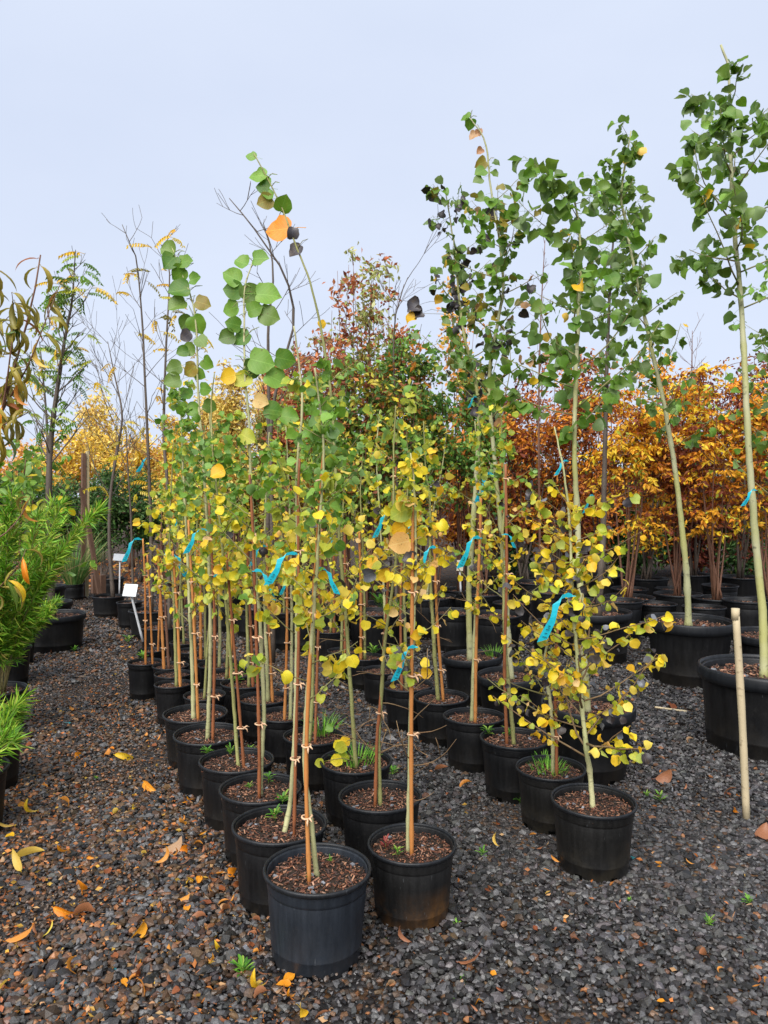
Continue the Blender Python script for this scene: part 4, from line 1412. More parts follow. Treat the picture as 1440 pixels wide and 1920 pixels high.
def leafy_tree(name, label, u, Y, v_top, half_px, v_low, pal, nbr=46, per=95, lsize=(.055, .09), stems=4, bark='bark_dark', group=None, sigma=.16, pinn=False, cat='tree', in_pot=None, taper=.5, r0=.022, width=.45, upb=.3):
    g = at(u, 930, Y)
    base = Vector((g.x, Y, 0.0))
    if in_pot:
        base.z = in_pot
    root = thing(name, label, cat, base, group)
    top = at(u, v_top, Y).z - base.z
    low = max(.25, at(u, v_low, Y).z - base.z)
    hw = half_px * Y / FPX
    SP = []
    for s in range(stems):
        a = U(0, TAU)
        rr = hw * U(.1, .75) if stems > 1 else hw * .12
        tp = Vector((math.cos(a) * rr, math.sin(a) * rr, top * (U(.62, 1.0) if s else 1.0)))
        md = tp * .45 + Vector((U(-.08, .08), U(-.08, .08), 0))
        bs = Vector((U(-.07, .07), U(-.07, .07), 0)) if stems > 1 else Vector((0, 0, 0))
        P = smooth_line([bs, md, tp], 14)
        SP.append(P)
        mb = MB()
        mb.tube(P, [r0 * (1 - .85 * i / 13) * U(.9, 1.1) for i in range(14)], 6)
        mb.build('trunk' if stems == 1 else 'stem', bark, root)
    pts, dirs = [], []
    bm = MB()
    for b in range(nbr):
        P = random.choice(SP)
        zl = U(0, 1) ** .8
        z = min(low + (top - low) * zl, P[-1].z)
        zl = (z - low) / max(.01, top - low)
        i = min(range(14), key=lambda q: abs(P[q].z - z))
        s = P[i].copy()
        a = U(0, TAU)
        prof = (1 - taper * max(0, zl)) * min(1, .5 + zl * 2.0)
        ln = hw * prof * U(.3, 1.1)
        d = Vector((math.cos(a), math.sin(a), upb + U(-.3, .5))).normalized()
        q = [s]
        for k in range(4):
            d = (d + rvec() * .25).normalized()
            q.append(q[-1] + d * ln / 4)
        bm.tube(q, [.008, .006, .005, .004, .003], 4, False)
        tw = max(2, int(per * U(.4, 1.3)) // 14)
        for t in range(tw):
            f = U(.15, 1.0)
            o = along(q, f)
            if pinn:
                aa = U(0, TAU)
                dd = Vector((math.cos(aa), math.sin(aa), U(-.35, .3)))
                L_ = U(.24, .42)
                for k in range(14):
                    w2 = k / 13
                    pts.append(o + dd * (L_ * w2) + Vector((0, 0, -.25 * L_ * w2 * w2)) + rvec() * .012)
                    sd2 = Vector((-dd.y, dd.x, 0)) * (1 if k % 2 else -1)
                    dirs.append(sd2 * .9 + dd * .4)
            else:
                sg = sigma * U(.35, .8)
                for k in range(14):
                    pts.append(o + Vector((random.gauss(0, sg), random.gauss(0, sg), random.gauss(0, sg * .8))))
                    dirs.append(rvec() * .6 + d * .4)
    bm.build('branches', bark, root)['kind'] = 'stuff'
    n = len(pts)
    P_ = np.array([tuple(p) for p in pts])
    D_ = np.array([tuple(p) for p in dirs])
    P_[:, 2] = np.maximum(P_[:, 2], .1)
    V, F, C = leaf_cloud(P_, D_, RNG.uniform(lsize[0], lsize[1], n), cols_from(FP[pal], n, 14), width=width, droop=.75 if pinn else .4)
    me = np_mesh('crown', V, F, C, 'foliage')
    obj('crown', me, root)
    return root


def back_pot(u, Y, D, kind, label, group):
    v = 930 + FPX * (CAM_H - .7 * D) / Y
    key = f'bp{len(POT)}'
    pot(key, u, v, D * FPX / Y, kind, label, 'black pot', group, Y=Y)
    return POT[key][3]


G_OR = 'orange shrubby trees in the back rows'
for i, (u, Y, vt, hw, pal, lab) in enumerate([
        (1180, 9.3, 690, 92, 'orange', 'orange-leaved tree between the dark-stemmed and leaning poplars'),
        (1272, 9.6, 735, 80, 'fox', 'russet tree behind the leaning poplar'),
        (1345, 9.2, 668, 95, 'orange', 'bright orange tree between leaning and tallest poplars'),
        (1440, 9.0, 640, 105, 'orange', 'orange tree behind the tallest poplar trunk'),
        (1560, 9.3, 640, 100, 'orange', 'orange tree beyond the picture edge by the tallest poplar')]):
    z = back_pot(u, Y, .62, 'low', 'holding the ' + lab, 'pots under the orange trees')
    leafy_tree('autumn_tree', lab, u, Y, vt + 22, hw * .9, 1000, pal, nbr=72, per=66, lsize=(.06, .09), stems=8, bark='bark_red', group=G_OR, pinn=True, in_pot=z, taper=.62, r0=.015)
for i, (u, Y, vt, hw, pal, lab) in enumerate([
        (985, 11.2, 690, 80, 'fox', 'russet tree seen behind the sparse-leader poplar'),
        (1050, 11.5, 700, 85, 'fox', 'russet tree seen behind the flat-topped poplar'),
        (1130, 11.8, 660, 90, 'fox', 'russet tree seen behind the dark-stemmed poplar'),
        (1215, 11.4, 640, 88, 'orange', 'orange-tipped tree over the russet rows by the leaning poplar'),
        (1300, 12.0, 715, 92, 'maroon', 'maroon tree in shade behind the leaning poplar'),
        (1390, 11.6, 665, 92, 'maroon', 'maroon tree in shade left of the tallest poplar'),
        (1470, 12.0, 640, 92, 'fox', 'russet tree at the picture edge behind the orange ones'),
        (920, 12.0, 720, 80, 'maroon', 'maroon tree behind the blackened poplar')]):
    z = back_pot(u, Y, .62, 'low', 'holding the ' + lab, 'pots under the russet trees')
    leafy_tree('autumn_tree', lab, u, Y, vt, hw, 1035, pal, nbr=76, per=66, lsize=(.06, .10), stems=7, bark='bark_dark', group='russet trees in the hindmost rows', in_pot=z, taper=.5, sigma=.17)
# oaks and friends in the middle
for i, (u, Y, vt, hw, pal, lab, st, nb) in enumerate([
        (648, 9.0, 490, 46, 'oakred', 'tall narrow oak with rust-red leaves', 3, 34),
        (695, 9.2, 490, 60, 'oakpale', 'tall oak with pale green and rusty leaves', 4, 44),
        (594, 9.4, 596, 95, 'oakred', 'broader rust-red oak behind the tallest thin aspen', 4, 44),
        (752, 8.8, 630, 78, 'oakgreen', 'green oak between the rusty oaks and the blackened poplar', 4, 50),
        (818, 9.4, 725, 78, 'oakgreen', 'green and orange oak below the blackened poplar', 4, 44),
        (862, 10.0, 545, 40, 'peach', 'narrow orange tree showing through the blackened poplar', 2, 30),
        (680, 8.6, 700, 95, 'mixed', 'low green and rusty oak in front of the tall oaks', 4, 48),
        (610, 8.4, 740, 90, 'mixed', 'low mixed-colour oak behind the second inner aspen', 4, 52),
        (545, 9.8, 660, 70, 'oakred', 'rust-red oak behind the aspen with curved foot', 4, 40),
        (720, 9.9, 560, 50, 'oakred', 'rusty oak beside the pale green one', 3, 40),
        (905, 9.6, 700, 60, 'oakgreen', 'green oak behind the blackened poplar stem', 4, 40)]):
    z = back_pot(u, Y, .5, 'std', 'holding the ' + lab, 'pots under the oaks')
    leafy_tree('oak_tree', lab, u, Y, vt, hw, 960, pal, nbr=int(nb * (1.7 if vt < 580 else 1.6)), per=30 if vt < 580 else 50, lsize=(.055, .10), stems=st + 3, bark='bark_red', group='young oaks in the middle', in_pot=z, taper=.5, sigma=.12, width=.5, upb=1.7 if vt < 580 else 1.0, r0=.014)
# yellow trees far left
for i, (u, Y, vt, hw, pal, lab) in enumerate([
        (128, 17, 815, 62, 'yellow', 'yellow tree behind the wooden post'),
        (182, 18, 752, 40, 'straw', 'taller peach-coloured tree right of the wooden post'),
        (245, 17, 835, 62, 'yellow', 'yellow tree behind the bare forked tree'),
        (40, 18, 850, 70, 'peach', 'peach-coloured tree behind the left edge shrubs'),
        (300, 18, 850, 60, 'peach', 'peach-coloured tree behind the slender trees')]):
    leafy_tree('far_yellow_tree', lab, u, Y, vt, hw, 935, pal, nbr=56, per=70, lsize=(.08, .14), stems=6, bark='bark_red', group='far yellow trees', taper=.6, sigma=.24, upb=.9)
for i, (u, Y, vt, hw, pal, lab) in enumerate([
        (440, 9.8, 692, 58, 'straw', 'straw-yellow tree left of the aspen with large leaves'),
        (395, 12.0, 770, 56, 'yellow', 'yellow tree behind the dark slim aspen'),
        (500, 11.8, 722, 60, 'straw', 'straw-yellow tree right of the aspen with large leaves'),
        (350, 12.5, 850, 50, 'yellow', 'low yellow tree behind the bushy aspen'),
        (560, 12.0, 800, 52, 'yellow', 'yellow tree behind the front aspen'),
        (335, 11.0, 800, 55, 'yellow', 'yellow tree behind the small stake cluster'),
        (520, 10.4, 700, 50, 'oakpale', 'pale green and rusty tree behind the aspen with curved foot'),
        (790, 10.6, 700, 55, 'mixed', 'mixed-colour tree behind the green oak'),
        (408, 10.2, 725, 50, 'straw', 'straw-yellow tree behind the fifth path-edge aspen'),
        (455, 10.5, 860, 60, 'mixed', 'low mixed-colour tree behind the inner row')]):
    leafy_tree('yellow_tree', lab, u, Y, vt, hw, 985, pal, nbr=74, per=100, lsize=(.045, .08), stems=7, bark='bark_red', group='straw-yellow trees behind the aspens', taper=.55, sigma=.13, upb=.9)
# hedge shrubs
for i, (u, Y, vt, hw, lab) in enumerate([
        (20, 14.5, 905, 60, 'dark green hedge shrub behind the left edge plants'), (95, 14.2, 915, 55, 'dark green hedge shrub behind the thick trunk'),
        (190, 14.0, 905, 55, 'dark green hedge shrub behind the slanted stick'), (265, 14.4, 908, 55, 'dark green hedge shrub behind the white sign'),
        (345, 14.2, 905, 60, 'dark green hedge shrub behind the small stake cluster'), (-60, 14.5, 900, 60, 'dark green hedge shrub beyond the left edge')]):
    leafy_tree('hedge_shrub', lab, u, Y, vt, hw, 1020, 'hedge', nbr=60, per=130, lsize=(.06, .10), stems=5, bark='bark_dark', group='hedge shrubs', cat='shrub', taper=.15, sigma=.2, r0=.015)
for i, (u, Y, vt, hw, pal, lab) in enumerate([(430, 14, 900, 90, 'hedge', 'dark shrub behind the inner row'), (580, 13.5, 880, 95, 'mixed', 'mixed shrub behind the low oaks'), (730, 13.5, 850, 100, 'mixed', 'mixed shrub behind the green oak'), (870, 13.5, 850, 90, 'fox', 'russet shrub behind the green oak and poplar')]):
    leafy_tree('back_shrub', lab, u, Y, vt, hw, 1010, pal, nbr=70, per=130, lsize=(.07, .12), stems=5, bark='bark_dark', group='hindmost shrubs', cat='shrub', taper=.2, sigma=.24)
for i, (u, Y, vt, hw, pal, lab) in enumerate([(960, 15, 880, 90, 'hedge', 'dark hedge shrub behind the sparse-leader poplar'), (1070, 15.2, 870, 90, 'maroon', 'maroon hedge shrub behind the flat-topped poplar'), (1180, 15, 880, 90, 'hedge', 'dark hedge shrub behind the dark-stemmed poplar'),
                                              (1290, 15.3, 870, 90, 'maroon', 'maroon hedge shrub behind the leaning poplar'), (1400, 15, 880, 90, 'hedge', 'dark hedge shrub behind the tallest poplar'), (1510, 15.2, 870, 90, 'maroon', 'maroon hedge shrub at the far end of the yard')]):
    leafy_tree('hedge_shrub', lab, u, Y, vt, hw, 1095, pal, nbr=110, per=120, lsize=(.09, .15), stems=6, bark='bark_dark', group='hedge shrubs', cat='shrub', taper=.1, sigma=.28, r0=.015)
# rows of black pots half hidden under the back trees
for (u, Y) in [(420, 9.2), (520, 9.6), (900, 9.4), (960, 9.0), (1030, 9.6), (1090, 9.2), (1160, 8.6), (1230, 8.8), (1320, 8.5), (1400, 8.7), (700, 7.9), (850, 8.0), (930, 7.7), (1040, 7.9), (1000, 10.4), (1180, 10.6), (1260, 10.8), (1350, 10.5)]:
    near = min((k for k in POT if k[0] in 'EFGCD'), key=lambda k: abs(720 + FPX * POT[k][0].x / POT[k][0].y - u))
    depth = 'front' if Y < 8.2 else 'middle' if Y < 9.3 else 'rear'
    back_pot(u, Y, U(.46, .58), random.choice(('std', 'low')), f'{depth} of crowd behind one {POT[near][4]}'.replace('one big', 'the big').replace('one broad', 'the broad').replace('one largest', 'the largest').replace('one tub', 'the tub'), 'pots crowded behind the poplars')


# ---------------------------------------------------------------- left edge plants
def droop_tree():
    Y = 2.75
    base = Vector((at(-150, 1800, Y).x, Y, 0.0))
    pot('L9', -190, 930 + FPX * (CAM_H - .3) / Y, 175, 'std', 'just outside the left edge under the drooping tree', 'black nursery pot', 'pots along the left edge', Y=Y)
    base.x = POT['L9'][0].x
    base.z = POT['L9'][3]
    root = thing('drooping_leaf_tree', 'young tree with long curled olive leaves hanging in at the left edge', 'tree', base)
    lines = [
        [(-190, 1560), (-150, 1250), (-80, 1010), (-10, 850), (28, 720), (62, 600), (80, 520), (86, 478)],
        [(-60, 960), (0, 800), (60, 690), (100, 590), (122, 535)],
        [(-40, 900), (10, 780), (30, 660), (36, 590), (32, 548)],
        [(-90, 760), (-40, 660), (0, 620), (35, 585)],
        [(-70, 860), (0, 760), (40, 700), (70, 690)],
        [(-120, 1150), (-40, 1040), (20, 1000), (50, 965), (68, 930)],
        [(-100, 900), (-30, 820), (30, 790), (70, 770)],
        [(-60, 640), (-30, 560), (-12, 500)],
        [(-140, 1230), (-60, 1160), (0, 1110), (45, 1060), (58, 1030)],
    ]
    mats = {'olive': .78, 'rust': .05, 'orange': .07, 'deep': .06, 'gold': .04}
    for i, px in enumerate(lines):
        P = smooth_line([at(u - 10, v, Y + (.0 if i == 0 else U(-.25, .3) * k / len(px))) - base for k, (u, v) in enumerate(px)], 18)
        if i == 0:
            P[0] = Vector((0, 0, -.03))
        mb = MB()
        mb.tube(P, [(.014 if i == 0 else .006) * (1 - .8 * k / 17) for k in range(18)], 6)
        mb.build('trunk' if i == 0 else 'branch', 'bark_red', root)
        for k in range(27 if i in (0, 1, 2) else 8 if i in (5, 8) else 15):
            t = U(.35 if i == 0 else .2, 1)
            p = along(P, t)
            a = U(0, TAU)
            xd = Vector((math.cos(a) * .6, math.sin(a) * .3, U(-.8, .15)))
            add_leaf(root, Vector((0, 0, 0)), p, xd, Vector((math.cos(a) * .5, -.3 + math.sin(a) * .5, .75)), U(.085, .13), pick(mats), 'lance', random.choice((1, 3, 3, 3)))


droop_tree()


def feathery(label, key, n, height, spread, Lleaf, stops, cols, place_dirs=None):
    c, D, H, sz, pl = POT[key]
    base = Vector((c.x, c.y, sz))
    root = thing('feathery_shrub', label, 'shrub', base, 'feathery shrubs at the left edge')
    pts, dirs = [], []
    for i in range(n):
        a = U(0, TAU)
        d = Vector((math.cos(a) * spread, math.sin(a) * spread, 1)).normalized()
        P = [Vector((math.cos(a) * .05, math.sin(a) * .05, -.02))]
        ln = height * U(.6, 1.1)
        for k in range(12):
            d = (d + Vector((math.cos(a) * .035, math.sin(a) * .035, -.02)) + rvec() * .06).normalized()
            P.append(P[-1] + d * ln / 12)
        mb = MB()
        mb.tube(P, [.004 * (1 - .06 * k) for k in range(13)], 4)
        mb.build('stem', 'twig_green', root)
        for k in range(stops):
            t = U(.25, 1) if k > 14 else U(.9, 1)
            p = along(P, t)
            pts.append(p)
            dd = d * .75 + rvec() * .75
            dirs.append(dd)
    P_ = np.array([tuple(p) for p in pts])
    D_ = np.array([tuple(p) for p in dirs]) * 2.2
    m = len(P_)
    V, F, C = leaf_cloud(P_, D_, RNG.uniform(Lleaf * .7, Lleaf * 1.25, m), cols_from(cols, m), droop=.12, width=.055)
    obj('needle_foliage', np_mesh('needle_foliage', V, F, C, 'foliage'), root)['kind'] = 'stuff'


LIME = [((.19, .40, .03), 4), ((.36, .48, .05), 3), ((.11, .27, .025), 2), ((.34, .30, .08), .4)]
feathery('tall bright green feathery shrub at the left edge', 'L1', 34, 1.42, .10, .10, 320, LIME)
feathery('low lime tuft of narrow leaves at the left edge', 'L0', 8, .24, .4, .10, 60, LIME)
feathery('green feathery shrub hanging over its pot beside the oval tub', 'L4', 26, .52, .45, .095, 220, LIME)
feathery('smaller feathery shrub in the nearest left edge pot', 'L2', 8, .30, .6, .10, 40, LIME)
sapling('broad-leaved green shrub behind the feathery one', [(30, 1180), (36, 1060), (40, 960), (48, 860)], POT['L3'][0].y, .016, .004, 260, (.07, .11), ('upper', 'upper'), t0=.1, nb=30, blen=.7, shape='oval', bark='bark_red', twig='twig', base_z=POT['L3'][3], name='broadleaf_shrub', cat='shrub', up=.5)
sapling('broad-leaved shrub crowding the thick trunk', [(70, 1100), (66, 1000), (60, 920), (66, 850)], POT['K3'][0].y, .02, .004, 260, (.09, .14), ('upper', 'upper'), t0=.1, nb=30, blen=.9, shape='oval', bark='bark_red', twig='twig', base_z=POT['K3'][3], name='broadleaf_shrub', cat='shrub', up=.5)


def grass(name, label, base, n, ln, rad, cols, wd=.006, group=None, cat='grass'):
    mb = MB()
    for i in range(n):
        a = U(0, TAU)
        r = rad * math.sqrt(random.random())
        p = Vector((r * math.cos(a), r * math.sin(a), 0))
        lean = U(.05, .55)
        d = Vector((math.cos(a) * lean, math.sin(a) * lean, 1)).normalized()
        l = ln * U(.55, 1.1)
        mb.cur = tuple(np.array(random.choice(cols)) * U(.8, 1.2))
        s = Vector((-math.sin(a + U(-1, 1)), math.cos(a + U(-1, 1)), 0)) * wd
        q = p
        vs = []
        for k in range(5):
            w_ = 1 - (k / 4) ** 2 * .9
            vs += [q - s * w_, q + s * w_]
            d = (d + Vector((math.cos(a) * .12, math.sin(a) * .12, -.12 * k * .5))).normalized()
            q = q + d * l / 4
        mb.add(vs, [(2 * k, 2 * k + 1, 2 * k + 3, 2 * k + 2) for k in range(4)])
    root = thing(name, label, cat, base, group)
    mb.build('blades', 'foliage', root)['kind'] = 'stuff'
    return root


c_ = POT['K7'][0]
grass('grass_clump', 'tall green grass clump in a pot beside the wooden post', Vector((c_.x, c_.y, POT['K7'][3])), 260, 1.0, .12, [(.10, .22, .05), (.16, .30, .08), (.34, .34, .12)], .007)

# ---------------------------------------------------------------- posts, signs, sticks


def post(name, label, cat, pts, r, mat, square=False, group=None):
    base = Vector(pts[0])
    root = thing(name, label, cat, base, group)
    mb = MB()
    P = smooth_line([Vector(p) - base for p in pts], 10)
    mb.tube(P, [r * (1 if square else U(.94, 1.06)) for _ in P], 4 if square else 10)
    mb.build('shaft', mat, root, not square)
    return root, base


g0 = ground(1400, 1536)
top_ = at(1379, 1142, g0.y + .03)
rt, b0 = post('wooden_stake', 'pale peeled wooden stake standing in the open gravel', 'stake', [g0 - Vector((0, 0, .02)), g0.lerp(top_, .5) + Vector((.004, 0, 0)), top_], .0185, 'peeled')
mb = MB()
mb.tube([(top_ - b0) - Vector((0, 0, .055)), (top_ - b0) + Vector((0, 0, .004))], [.0205, .0205], 10)
mb.build('whittled_top', 'peeled', rt)
a_, b_ = ground(1228, 1326, .02), ground(1288, 1334, .02)
post('wood_stick', 'pale split stick lying on the gravel', 'stick', [a_, a_.lerp(b_, .5), b_], .008, 'peeled')
post('timber_post', 'tall brown timber post beside the grass clump', 'post', [ground(155, 1122), at(156, 985, ground(155, 1122).y), at(157, 850, ground(155, 1122).y)], .042, 'timber', True)
g1 = ground(163, 1121)
post('timber_lath', 'pale lath standing against the brown post', 'post', [g1, at(164, 985, g1.y), at(164, 846, g1.y)], .03, 'lath', True)
post('timber_prop', 'slanted brown timber prop leaning over its pot', 'post', [at(186, 1113, 9.9), at(170, 1010, 9.9), at(152, 915, 9.9)], .035, 'timber', True)
for u_, l_ in ((177, 'short brown board standing behind the slanted prop'), (192, 'second short brown board beside the slanted prop')):
    post('timber_board', l_, 'board', [at(u_, 1112, 10.3), at(u_, 1095, 10.3), at(u_, 1078, 10.3)], .05, 'timber', True)
for (uu, vv, kk, n_) in ((70, 1105, 9.4, 'brown wood slat left of the thick trunk'), (78, 1105, 9.45, 'second brown wood slat by the thick trunk')):
    post('timber_board', n_, 'board', [at(uu, vv, kk), at(uu, vv - 25, kk), at(uu, vv - 50, kk)], .02, 'timber', True)


def sign(label, pan, size_px, foot, Y, mat, tiltx):
    p = at(*pan, Y)
    f = at(*foot, Y)
    root = thing('plant_sign', label, 'sign', f, 'small plant signs')
    mb = MB()
    pl = smooth_line([Vector((0, 0, 0)), (p - f) * .5, (p - f)], 6)
    mb.tube(pl, .011, 6)
    mb.build('signpost', 'metal', root)
    w_, h_ = size_px[0] * Y / FPX, size_px[1] * Y / FPX
    mb = MB()
    mb.box((p - f) + Vector((0, -.02, h_ * .4)), (w_, .012, h_), Matrix.Rotation(tiltx, 3, 'X') @ Matrix.Rotation(.06, 3, 'Y'))
    mb.build('panel', mat, root, False)


sign('white plant sign on a leaning metal post by the path', (246, 1116), (25, 24), (268, 1203), POT['S5'][0].y - .1, 'sign_white', -.45)
sign('grey blank plant sign on a thin post farther back', (225, 1050), (22, 13), (224, 1113), 9.6, 'sign_grey', -.3)
sign('small beige card sign among the poplars', (862, 1068), (12, 20), (864, 1110), 8.0, 'card', -.1)

# ---------------------------------------------------------------- weeds
WEED = None


def weed(label, p, s, name='weed', group='small green weeds on the gravel', red=False):
    rs = random.Random(label)
    mb = MB()
    k = rs.randint(14, 22)
    for i in range(k):
        a = TAU * i / k + rs.uniform(-.3, .3)
        up = rs.uniform(.25, 1.4)
        l = s * rs.uniform(.5, 1.0)
        h0 = Vector((0, 0, s * rs.uniform(0, .6)))
        d = Vector((math.cos(a), math.sin(a), up)).normalized()
        sd_ = Vector((-math.sin(a), math.cos(a), 0))
        c1 = rs.choice([(.10, .27, .025), (.16, .36, .04), (.07, .20, .025), (.22, .34, .05)])
        mb.cur = (.25, .05, .04) if red else c1
        q = [h0, h0 + d * l * .45, h0 + d * l * .8 - Vector((0, 0, l * .05)), h0 + d * l - Vector((0, 0, l * .16))]
        wd = [.02 * s, .085 * s, .07 * s, .005 * s]
        vs = []
        for pp, ww in zip(q, wd):
            vs += [pp - sd_ * ww, pp + Vector((0, 0, -ww * .35)), pp + sd_ * ww]
        fs = []
        for j in range(3):
            fs += [(3 * j, 3 * j + 1, 3 * j + 4, 3 * j + 3), (3 * j + 1, 3 * j + 2, 3 * j + 5, 3 * j + 4)]
        mb.add(vs, fs)
    mb.cur = (.12, .28, .04)
    mb.tube([(0, 0, -.01), (0, 0, s * .65)], [.02 * s, .012 * s], 4)
    o = mb.build(name, 'foliage')
    o.location = p
    o.rotation_euler = (0, 0, rs.uniform(0, 6))
    tag(o, label, 'weed', group)
    return o


for (u, v, spx, lab) in [(455, 1832, 46, 'bright green weed beside the front bluish pot'), (905, 1606, 22, 'little weed between the rusty pot and the muddy pots'), (1238, 1502, 24, 'weed in the open gravel beside the front muddy pot'),
                         (1212, 1494, 14, 'tiny weed next to the gravel weed by the muddy pot'), (1403, 1694, 20, 'tiny weed in the gravel below the pale stake'), (1330, 1735, 22, 'weed low in the open gravel'),
                         (856, 1738, 16, 'tiny weed at the foot of the rusty pot'), (842, 1882, 18, 'tiny weed in the gravel at the bottom'), (868, 1842, 14, 'seedling pair in the gravel at the bottom'), (975, 1508, 26, 'weed between the second and third gravel-side pots'),
                         (737, 1455, 26, 'weed between the inner pots and the gravel gap'), (240, 1206, 22, 'weed on the path before the corner pot'), (140, 1222, 14, 'seedling on the leafy path'), (180, 1462, 10, 'speck of a weed on the leafy path'),
                         (720, 1768, 12, 'seedling behind the front bluish pot'), (1180, 1690, 10, 'seedling in the middle of the open gravel')]:
    weed(lab, ground(u, v, .004), .8 * spx * ground(u, v).y / FPX)


def potweed(key, u, v, spx, lab, red=False):
    c, D, H, sz, pl = POT[key]
    p = ground(u, v, sz + .004)
    weed(lab, p, .72 * spx * p.y / FPX, 'weed', 'weeds growing in the pots', red)


potweed('A3', 388, 1416, 26, 'leafy weed at the rim of the fourth path-row pot')
potweed('A3', 432, 1414, 26, 'weed at the stem foot in the fourth path-row pot')
potweed('A3', 470, 1408, 18, 'weed at the far side of the fourth path-row pot')
potweed('A2', 503, 1466, 26, 'weed beside the stem in the third path-row pot')
potweed('A2', 468, 1478, 16, 'small weed in the third path-row pot')
potweed('A1', 516, 1536, 34, 'yellowish weed in the second path-row pot')
potweed('A1', 530, 1510, 40, 'taller weed behind the stem in the second path-row pot')
potweed('A0', 579, 1648, 16, 'seedling at the stake foot in the front pot')
potweed('A0', 619, 1615, 14, 'yellow seedling in the front pot')
potweed('B0', 723, 1590, 30, 'red-stemmed weed in the rusty pot', True)
potweed('B0', 745, 1602, 24, 'small weed in the rusty pot')
potweed('D2', 953, 1380, 26, 'weed at the stem foot in the third gravel-side pot')
potweed('D2', 915, 1378, 28, 'upright weed at the edge of the third gravel-side pot')
potweed('B6', 480, 1282, 40, 'broad weed filling the seventh inner pot')
potweed('B6', 446, 1282, 32, 'second weed in the seventh inner pot')
potweed('B7', 446, 1262, 34, 'weed in the eighth inner pot')
potweed('C1', 700, 1228, 30, 'weed in the middle pot of the gap group')
potweed('C3', 712, 1140, 46, 'tall weed in the weedy pot under the yellow leaves')
potweed('S3', 268, 1238, 24, 'weed in the corner pot by the path')
potweed('K1', 82, 1140, 26, 'weed beside the thick trunk in its tub')
potweed('K1', 108, 1142, 22, 'second weed in the thick-trunk tub')
GR = [(.16, .40, .04), (.26, .50, .06), (.12, .32, .03)]


def potgrass(key, u, v, lnpx, n, rad_px, lab):
    c, D, H, sz, pl = POT[key]
    p = ground(u, v, sz)
    grass('grass_tuft', lab, p, n, lnpx * p.y / FPX, rad_px * p.y / FPX, GR, .0022, 'grass tufts in pots')


potgrass('B2', 668, 1428, 34, 90, 36, 'bright grass tuft in the third inner pot')
potgrass('B3', 606, 1374, 40, 80, 24, 'grass tuft in the fourth inner pot')
potgrass('D1', 1030, 1446, 22, 90, 34, 'mossy grass in the second gravel-side pot')
potgrass('D1', 1020, 1424, 20, 50, 22, 'short grass behind the stem in the second gravel-side pot')
potgrass('E3', 925, 1230, 22, 70, 16, 'grass tuft in the grassy poplar pot')
potgrass('C3', 735, 1150, 40, 60, 20, 'long grass in the weedy pot')

# ---------------------------------------------------------------- fallen leaves
G_FL = 'fallen leaves on the gravel'


def fallen(p, s, mat, shape, var, label):
    a = U(0, TAU)
    up = Vector((U(-.35, .35), U(-.35, .35), 1))
    if shape in ('curl', 'lance') or var == 3:
        if random.random() < .6:
            b = a + math.pi / 2 * random.choice((-1, 1))
            up = Vector((math.cos(b), math.sin(b), U(.1, .7)))       # lying on its side, a crescent
            p = p + Vector((0, 0, s * .07))
        else:
            up = Vector((U(-.35, .35), U(-.35, .35), -1))            # ends turned up, a little boat
    o = obj('fallen_leaf', leaf_mesh(shape, var, mat), None, M=orient(p, Vector((math.cos(a), math.sin(a), U(-.1, .12))), up, s))
    tag(o, label, 'fallen leaf', G_FL)
    return o


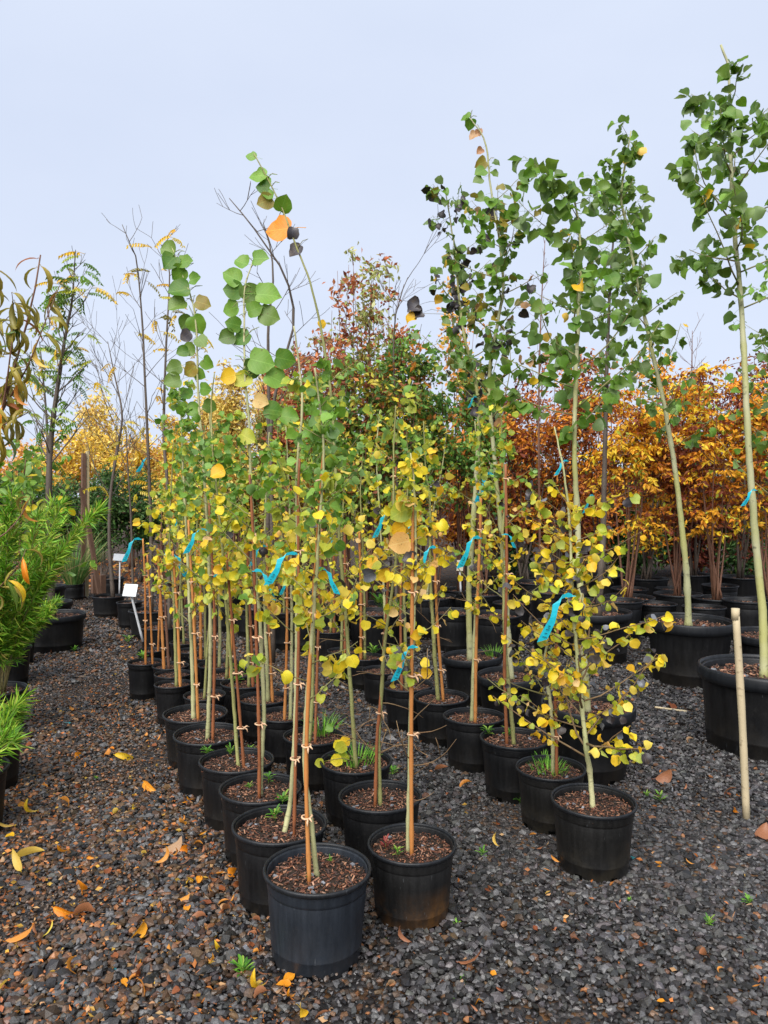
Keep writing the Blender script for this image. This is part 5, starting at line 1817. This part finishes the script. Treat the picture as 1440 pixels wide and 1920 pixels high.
named = [(98, 1704, 62, 'orange', 'curled orange leaf on the path, in a pair with a red one'), (130, 1720, 40, 'rust', 'red leaf beside the curled orange one'), (256, 1838, 46, 'orange', 'boat-shaped orange leaf near the bottom of the path'),
         (497, 1843, 46, 'gold', 'yellow-orange crescent leaf below the front bluish pot'), (268, 1730, 56, 'orange', 'long orange leaf slanting in the path middle'), (143, 1796, 44, 'orange', 'arched orange leaf left of the path middle'),
         (18, 1838, 40, 'gold', 'yellow crescent leaf at the bottom left corner'), (152, 1664, 44, 'orange', 'crumpled orange leaf pair on the path'), (40, 1634, 48, 'gold', 'yellow leaf at the left edge, frontmost of a cluster'),
         (24, 1616, 56, 'gold', 'large yellow leaf at the left edge cluster'), (110, 1500, 40, 'orange', 'star-shaped orange leaf on the path'), (30, 1546, 50, 'gold', 'long yellow leaf by the left edge'), (130, 1590, 40, 'orange', 'flat orange leaf right of the left edge cluster'),
         (72, 1518, 34, 'gold', 'small yellow curl on the path'), (289, 1616, 36, 'orange', 'upright orange curl near the second path-row pot'), (296, 1592, 40, 'tan', 'tan leaf near the second path-row pot'), (388, 1723, 44, 'rust', 'russet leaf beside the front pots'),
         (6, 1764, 60, 'orange', 'orange leaf cut by the left picture edge'), (213, 1418, 40, 'gold', 'yellow crescent beside the fifth path-row pot'), (270, 1468, 46, 'orange', 'orange leaf beside the third path-row pot'), (80, 1755, 30, 'yellow', 'small yellow leaf on the path'),
         (772, 1766, 48, 'rust', 'rolled red-brown leaf below the rusty pot'), (855, 1802, 70, 'rust', 'long dark red leaf below the rusty pot'), (920, 1674, 36, 'rust', 'red leaf in the gravel between the pot rows'), (884, 1468, 34, 'orange', 'orange leaf behind the third gravel-side pot'),
         (815, 1446, 40, 'rust', 'crumpled red leaf in the gravel gap'), (1222, 1460, 42, 'rust', 'red leaf in the open gravel behind the muddy pot'), (1335, 1606, 40, 'rust', 'broad red leaf in the open gravel below the pale stake'), (1256, 1318, 36, 'rust', 'red leaf beside the pale split stick'),
         (1300, 1386, 28, 'tan', 'tan leaf in the middle of the open gravel'), (1416, 1568, 44, 'rust', 'red-brown leaf right of the pale stake'), (1385, 1526, 40, 'orange', 'orange leaf at the foot of the pale stake'), (1050, 1616, 24, 'orange', 'small orange leaf beside the front muddy pot'),
         (936, 1586, 34, 'gold', 'yellow leaf between the rusty and muddy pots'), (1232, 1626, 30, 'orange', 'small orange leaf in the open gravel'), (1380, 1480, 40, 'rust', 'leaf heap piece beside the pale stake'), (250, 1835, 30, 'rust', 'red scrap beside the boat-shaped leaf')]
for (u, v, spx, mt, lab) in named:
    p = ground(u, v, .03)
    fallen(p, (1.08 if u < 640 else .85) * spx * p.y / FPX, mt, 'oval' if mt in ('rust', 'tan') and random.random() < .6 else 'curl', random.choice((1, 1, 3, 3)), lab)
cnt = 0
POTS_XY = [(q[0].x, q[0].y, q[1] * .5) for q in POT.values()]


def clear_of_pots(p):
    return all((p.x - x) ** 2 + (p.y - y) ** 2 > (r * .95) ** 2 for x, y, r in POTS_XY)


while cnt < 290:
    if cnt < 215:
        v = 1180 + 720 * random.random() ** 1.15
        edge = np.interp(v, [1180, 1300, 1500, 1700, 1920], [250, 300, 400, 470, 640])
        u = U(-10, edge) if cnt % 2 else edge - abs(random.gauss(0, 70))
        lab = 'small fallen orange or brown leaf lying on the leafy path'
        mt = pick({'orange': .36, 'rust': .36, 'tan': .22, 'gold': .04, 'slate': .05})
    else:
        v, u = U(1260, 1900), U(640, 1440)
        lab = 'small fallen brown leaf lying in the dark gravel'
        mt = pick({'rust': .5, 'orange': .16, 'tan': .26, 'slate': .08})
    p = ground(u, v, .027)
    if not clear_of_pots(p):
        continue
    shp = random.choice(('oval', 'curl', 'curl', 'lance', 'aspen'))
    near = min(POT.values(), key=lambda q: (q[0].x - p.x) ** 2 + (q[0].y - p.y) ** 2)
    cw = {'orange': 'orange', 'rust': 'red-brown', 'tan': 'tan', 'gold': 'yellow', 'slate': 'grey'}[mt]
    lab = f"{cw} {dict(oval='oval', aspen='round', lance='narrow', curl='curled')[shp]} leaf near the pot {near[4]}".replace('pot front pot', 'front pot')
    for o_ in NTH:
        lab = lab.replace(f'the pot {o_} pot', f'the {o_} pot')
    if len(lab.split()) > 16:
        lab = f"{cw} {dict(oval='oval', aspen='round', lance='narrow', curl='curled')[shp]} fallen leaf out in the open gravel"
    fallen(p, U(.026, .056) * (.75 if shp == 'aspen' else 1) * (1 if cnt < 215 else .72), mt, shp, random.choice((1, 2, 3, 3)), lab)
    cnt += 1
# the rest of the litter: too small and too many to tell apart
pts, cl = [], []
litpal = [((.50, .17, .04), 3), ((.36, .14, .06), 3), ((.48, .28, .13), 2), ((.55, .33, .06), 1)]
for i in range(4600):
    if i < 1500:
        p = Vector((U(-9.5, -4.2), U(13.0, 19.5), .03))
    elif i < 2100:
        v = U(1110, 1500)
        p = ground(U(-20, float(np.interp(v, [1110, 1300, 1500], [270, 310, 400]))), v, .02)
    elif i < 2600:
        v = U(1180, 1900)
        p = ground(U(0, 1440) if i % 3 else U(0, 500), v, .018)
    else:
        v = U(1250, 1920)
        p = ground(U(-20, float(np.interp(v, [1250, 1500, 1920], [310, 420, 620]))), v, .017)
    if clear_of_pots(p):
        pts.append(tuple(p))
P_ = np.array(pts)
n = len(P_)
D_ = RNG.normal(0, 1, (n, 3)) * np.array([1, 1, .12]) * 3
sz_ = np.where(P_[:, 1] > 12, RNG.uniform(.07, .13, n), RNG.uniform(.012, .034, n))
V, F, C = leaf_cloud(P_, D_, sz_, cols_from(litpal, n), droop=0, width=.55)
tag(obj('leaf_litter', np_mesh('leaf_litter', V, F, C, 'foliage')), 'scattered bits of small brown and orange leaves on the gravel', 'leaf litter', None, 'stuff')
# scraps of blue-green plastic and a few larger stones
for (u, v, s_, lab) in [(118, 1848, .022, 'teal plastic scrap on the path near the bottom'), (215, 1816, .012, 'tiny teal scrap on the path'), (128, 1357, .03, 'dark teal scrap on the leafy path'), (1188, 1610, .016, 'teal scrap beside the front muddy pot'), (440, 1632, .012, 'teal scrap beside the second path-row pot')]:
    mb = MB()
    for k in range(3):
        mb.box((U(-.5, .5) * s_, U(-.5, .5) * s_, s_ * .3), (s_, s_ * .45, s_ * .08), Matrix.Rotation(U(0, 3), 3, 'Z') @ Matrix.Rotation(U(-.6, .6), 3, 'X'))
    o = mb.build('plastic_scrap', 'teal', None, False)
    o.location = ground(u, v, .012)
    tag(o, lab, 'scrap', 'teal plastic scraps')
